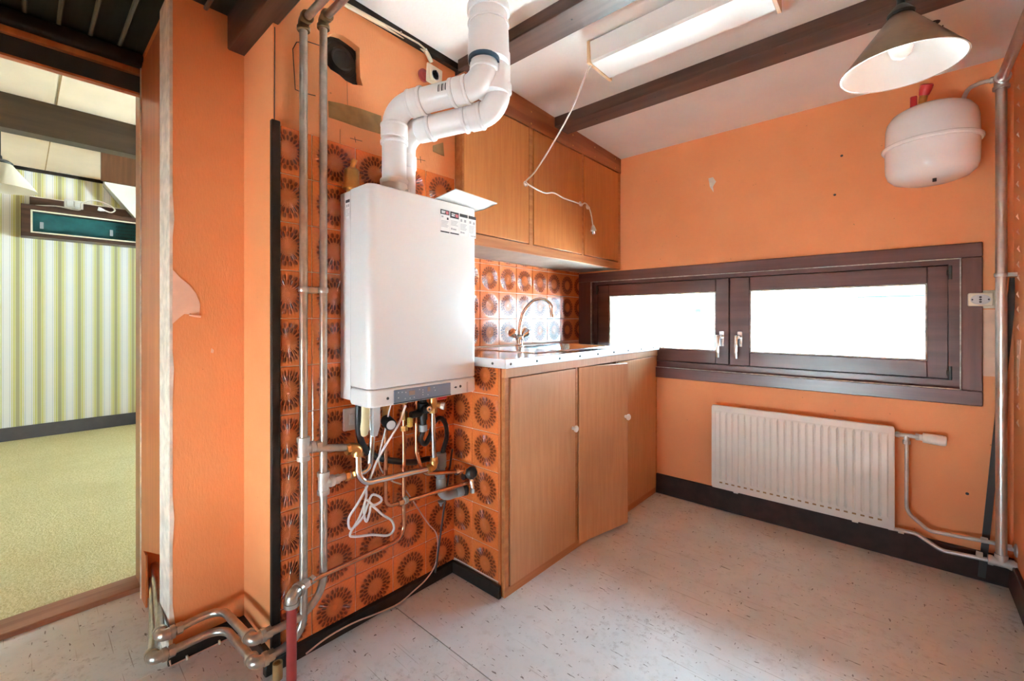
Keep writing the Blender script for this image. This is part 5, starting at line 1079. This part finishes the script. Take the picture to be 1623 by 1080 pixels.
# boxed sloping roof edge with brown panel
bp0 = (-4.8000,0.4352,2.2131); bp1 = (-5.8500,0.5576,2.4320); bp2 = (-5.8500,0.8248,2.0854)
b = BM(); box(b, -4.83, -4.80, bp0[1], 2.6, bp0[2], LZ, .002); tag(obj('soffit_panel', b, 'soffit_wood'), 'brown wooden panel under the living room ceiling', 'panel')
sl_ = (bp2[2]-bp1[2])/(bp2[1]-bp1[1])
b = BM(); prism(b, [(-5.998, bp1[1], bp1[2]), (-5.998, bp1[1], LZ), (-5.998, 2.6, LZ), (-5.998, 2.6, .6), (-5.998, bp1[1]+(.6-bp1[2])/sl_, .6)], (.148, 0, 0)); struct(obj('wall_sloped', b, 'living_white'), 'white sloping roof boxing in the living room')

# ================================================================== OUTSIDE
og = struct(bxo('ground_outside', 'outside_ground', None, -80, 60, -90, 90, -5.6, -5.5), 'pale ground outside the window')
def house(name, lab, x0, x1, y0, y1, ez, rz, wins, gable='x', band=()):
    h = thing(name, ((x0+x1)/2, (y0+y1)/2, -5.5), lab, 'building')
    bxo('wall', 'house_wall', h, x0, x1, y0, y1, -5.5, ez)
    b = BM(); ym = (y0+y1)/2
    if gable == 'x': prism(b, [(x0-.3, y0-.4, ez-.1), (x0-.3, y1+.4, ez-.1), (x0-.3, ym, rz)], (x1-x0+.6, 0, 0))
    else: xm = (x0+x1)/2; prism(b, [(x0-.4, y0-.3, ez-.1), (x1+.4, y0-.3, ez-.1), (xm, y0-.3, rz)], (0, y1-y0+.6, 0))
    obj('roof', b, 'house_roof', h)
    for (xa, xb, za, zb) in wins:
        f = bxo('window', 'white_plastic', h, xa-.07, xb+.07, y0-.05, y0, za-.07, zb+.07); bxo('pane', 'house_glass', f, xa, xb, y0-.07, y0-.045, za, zb)
    for (xa, xb, za, zb) in band: bxo('balcony', 'house_teal', h, xa, xb, y0-.9, y0, za, zb)
    return h
house('row_house', 'pale gabled house outside seen through the left pane', -12.9, -6.0, 18, 27, 2.6, 5.2, [(-8.0, -7.6, .5, 1.5), (-6.3, -5.95, .5, 1.5)], 'y')
house('row_house', 'pale house with a small blue window seen through the right pane', -5.0, -2.2, 17, 26, 2.9, 5.0, [(-3.25, -2.95, .8, 1.5)], 'x')
house('apartment_block', 'pale block with teal balconies at the right of the view', -1.4, 4.5, 20, 30, 4.2, 4.6, [(.7, 1.1, 1.0, 1.8), (1.9, 2.3, 1.0, 1.8)], 'x', [(-1.2, .9, 1.86, 1.92), (-1.2, .9, .66, .74)])
sh_ = thing('shed_roof', (-4.5, 12, -5.5), 'low tiled roof close outside the left pane', 'roof')
b = BM(); prism(b, [(-6.2, 11.0, .3), (-3.6, 11.0, .42), (-3.3, 11.0, .30), (-3.3, 11.0, -5.5), (-6.2, 11.0, -5.5)], (0, .5, 0)); obj('shed_wall', b, 'house_wall', sh_)
for i in range(14): bxo('ridge_tile', 'house_roof', sh_, -6.0+.18*i, -5.86+.18*i, 10.9, 11.55, .36+.008*i, .42+.008*i)
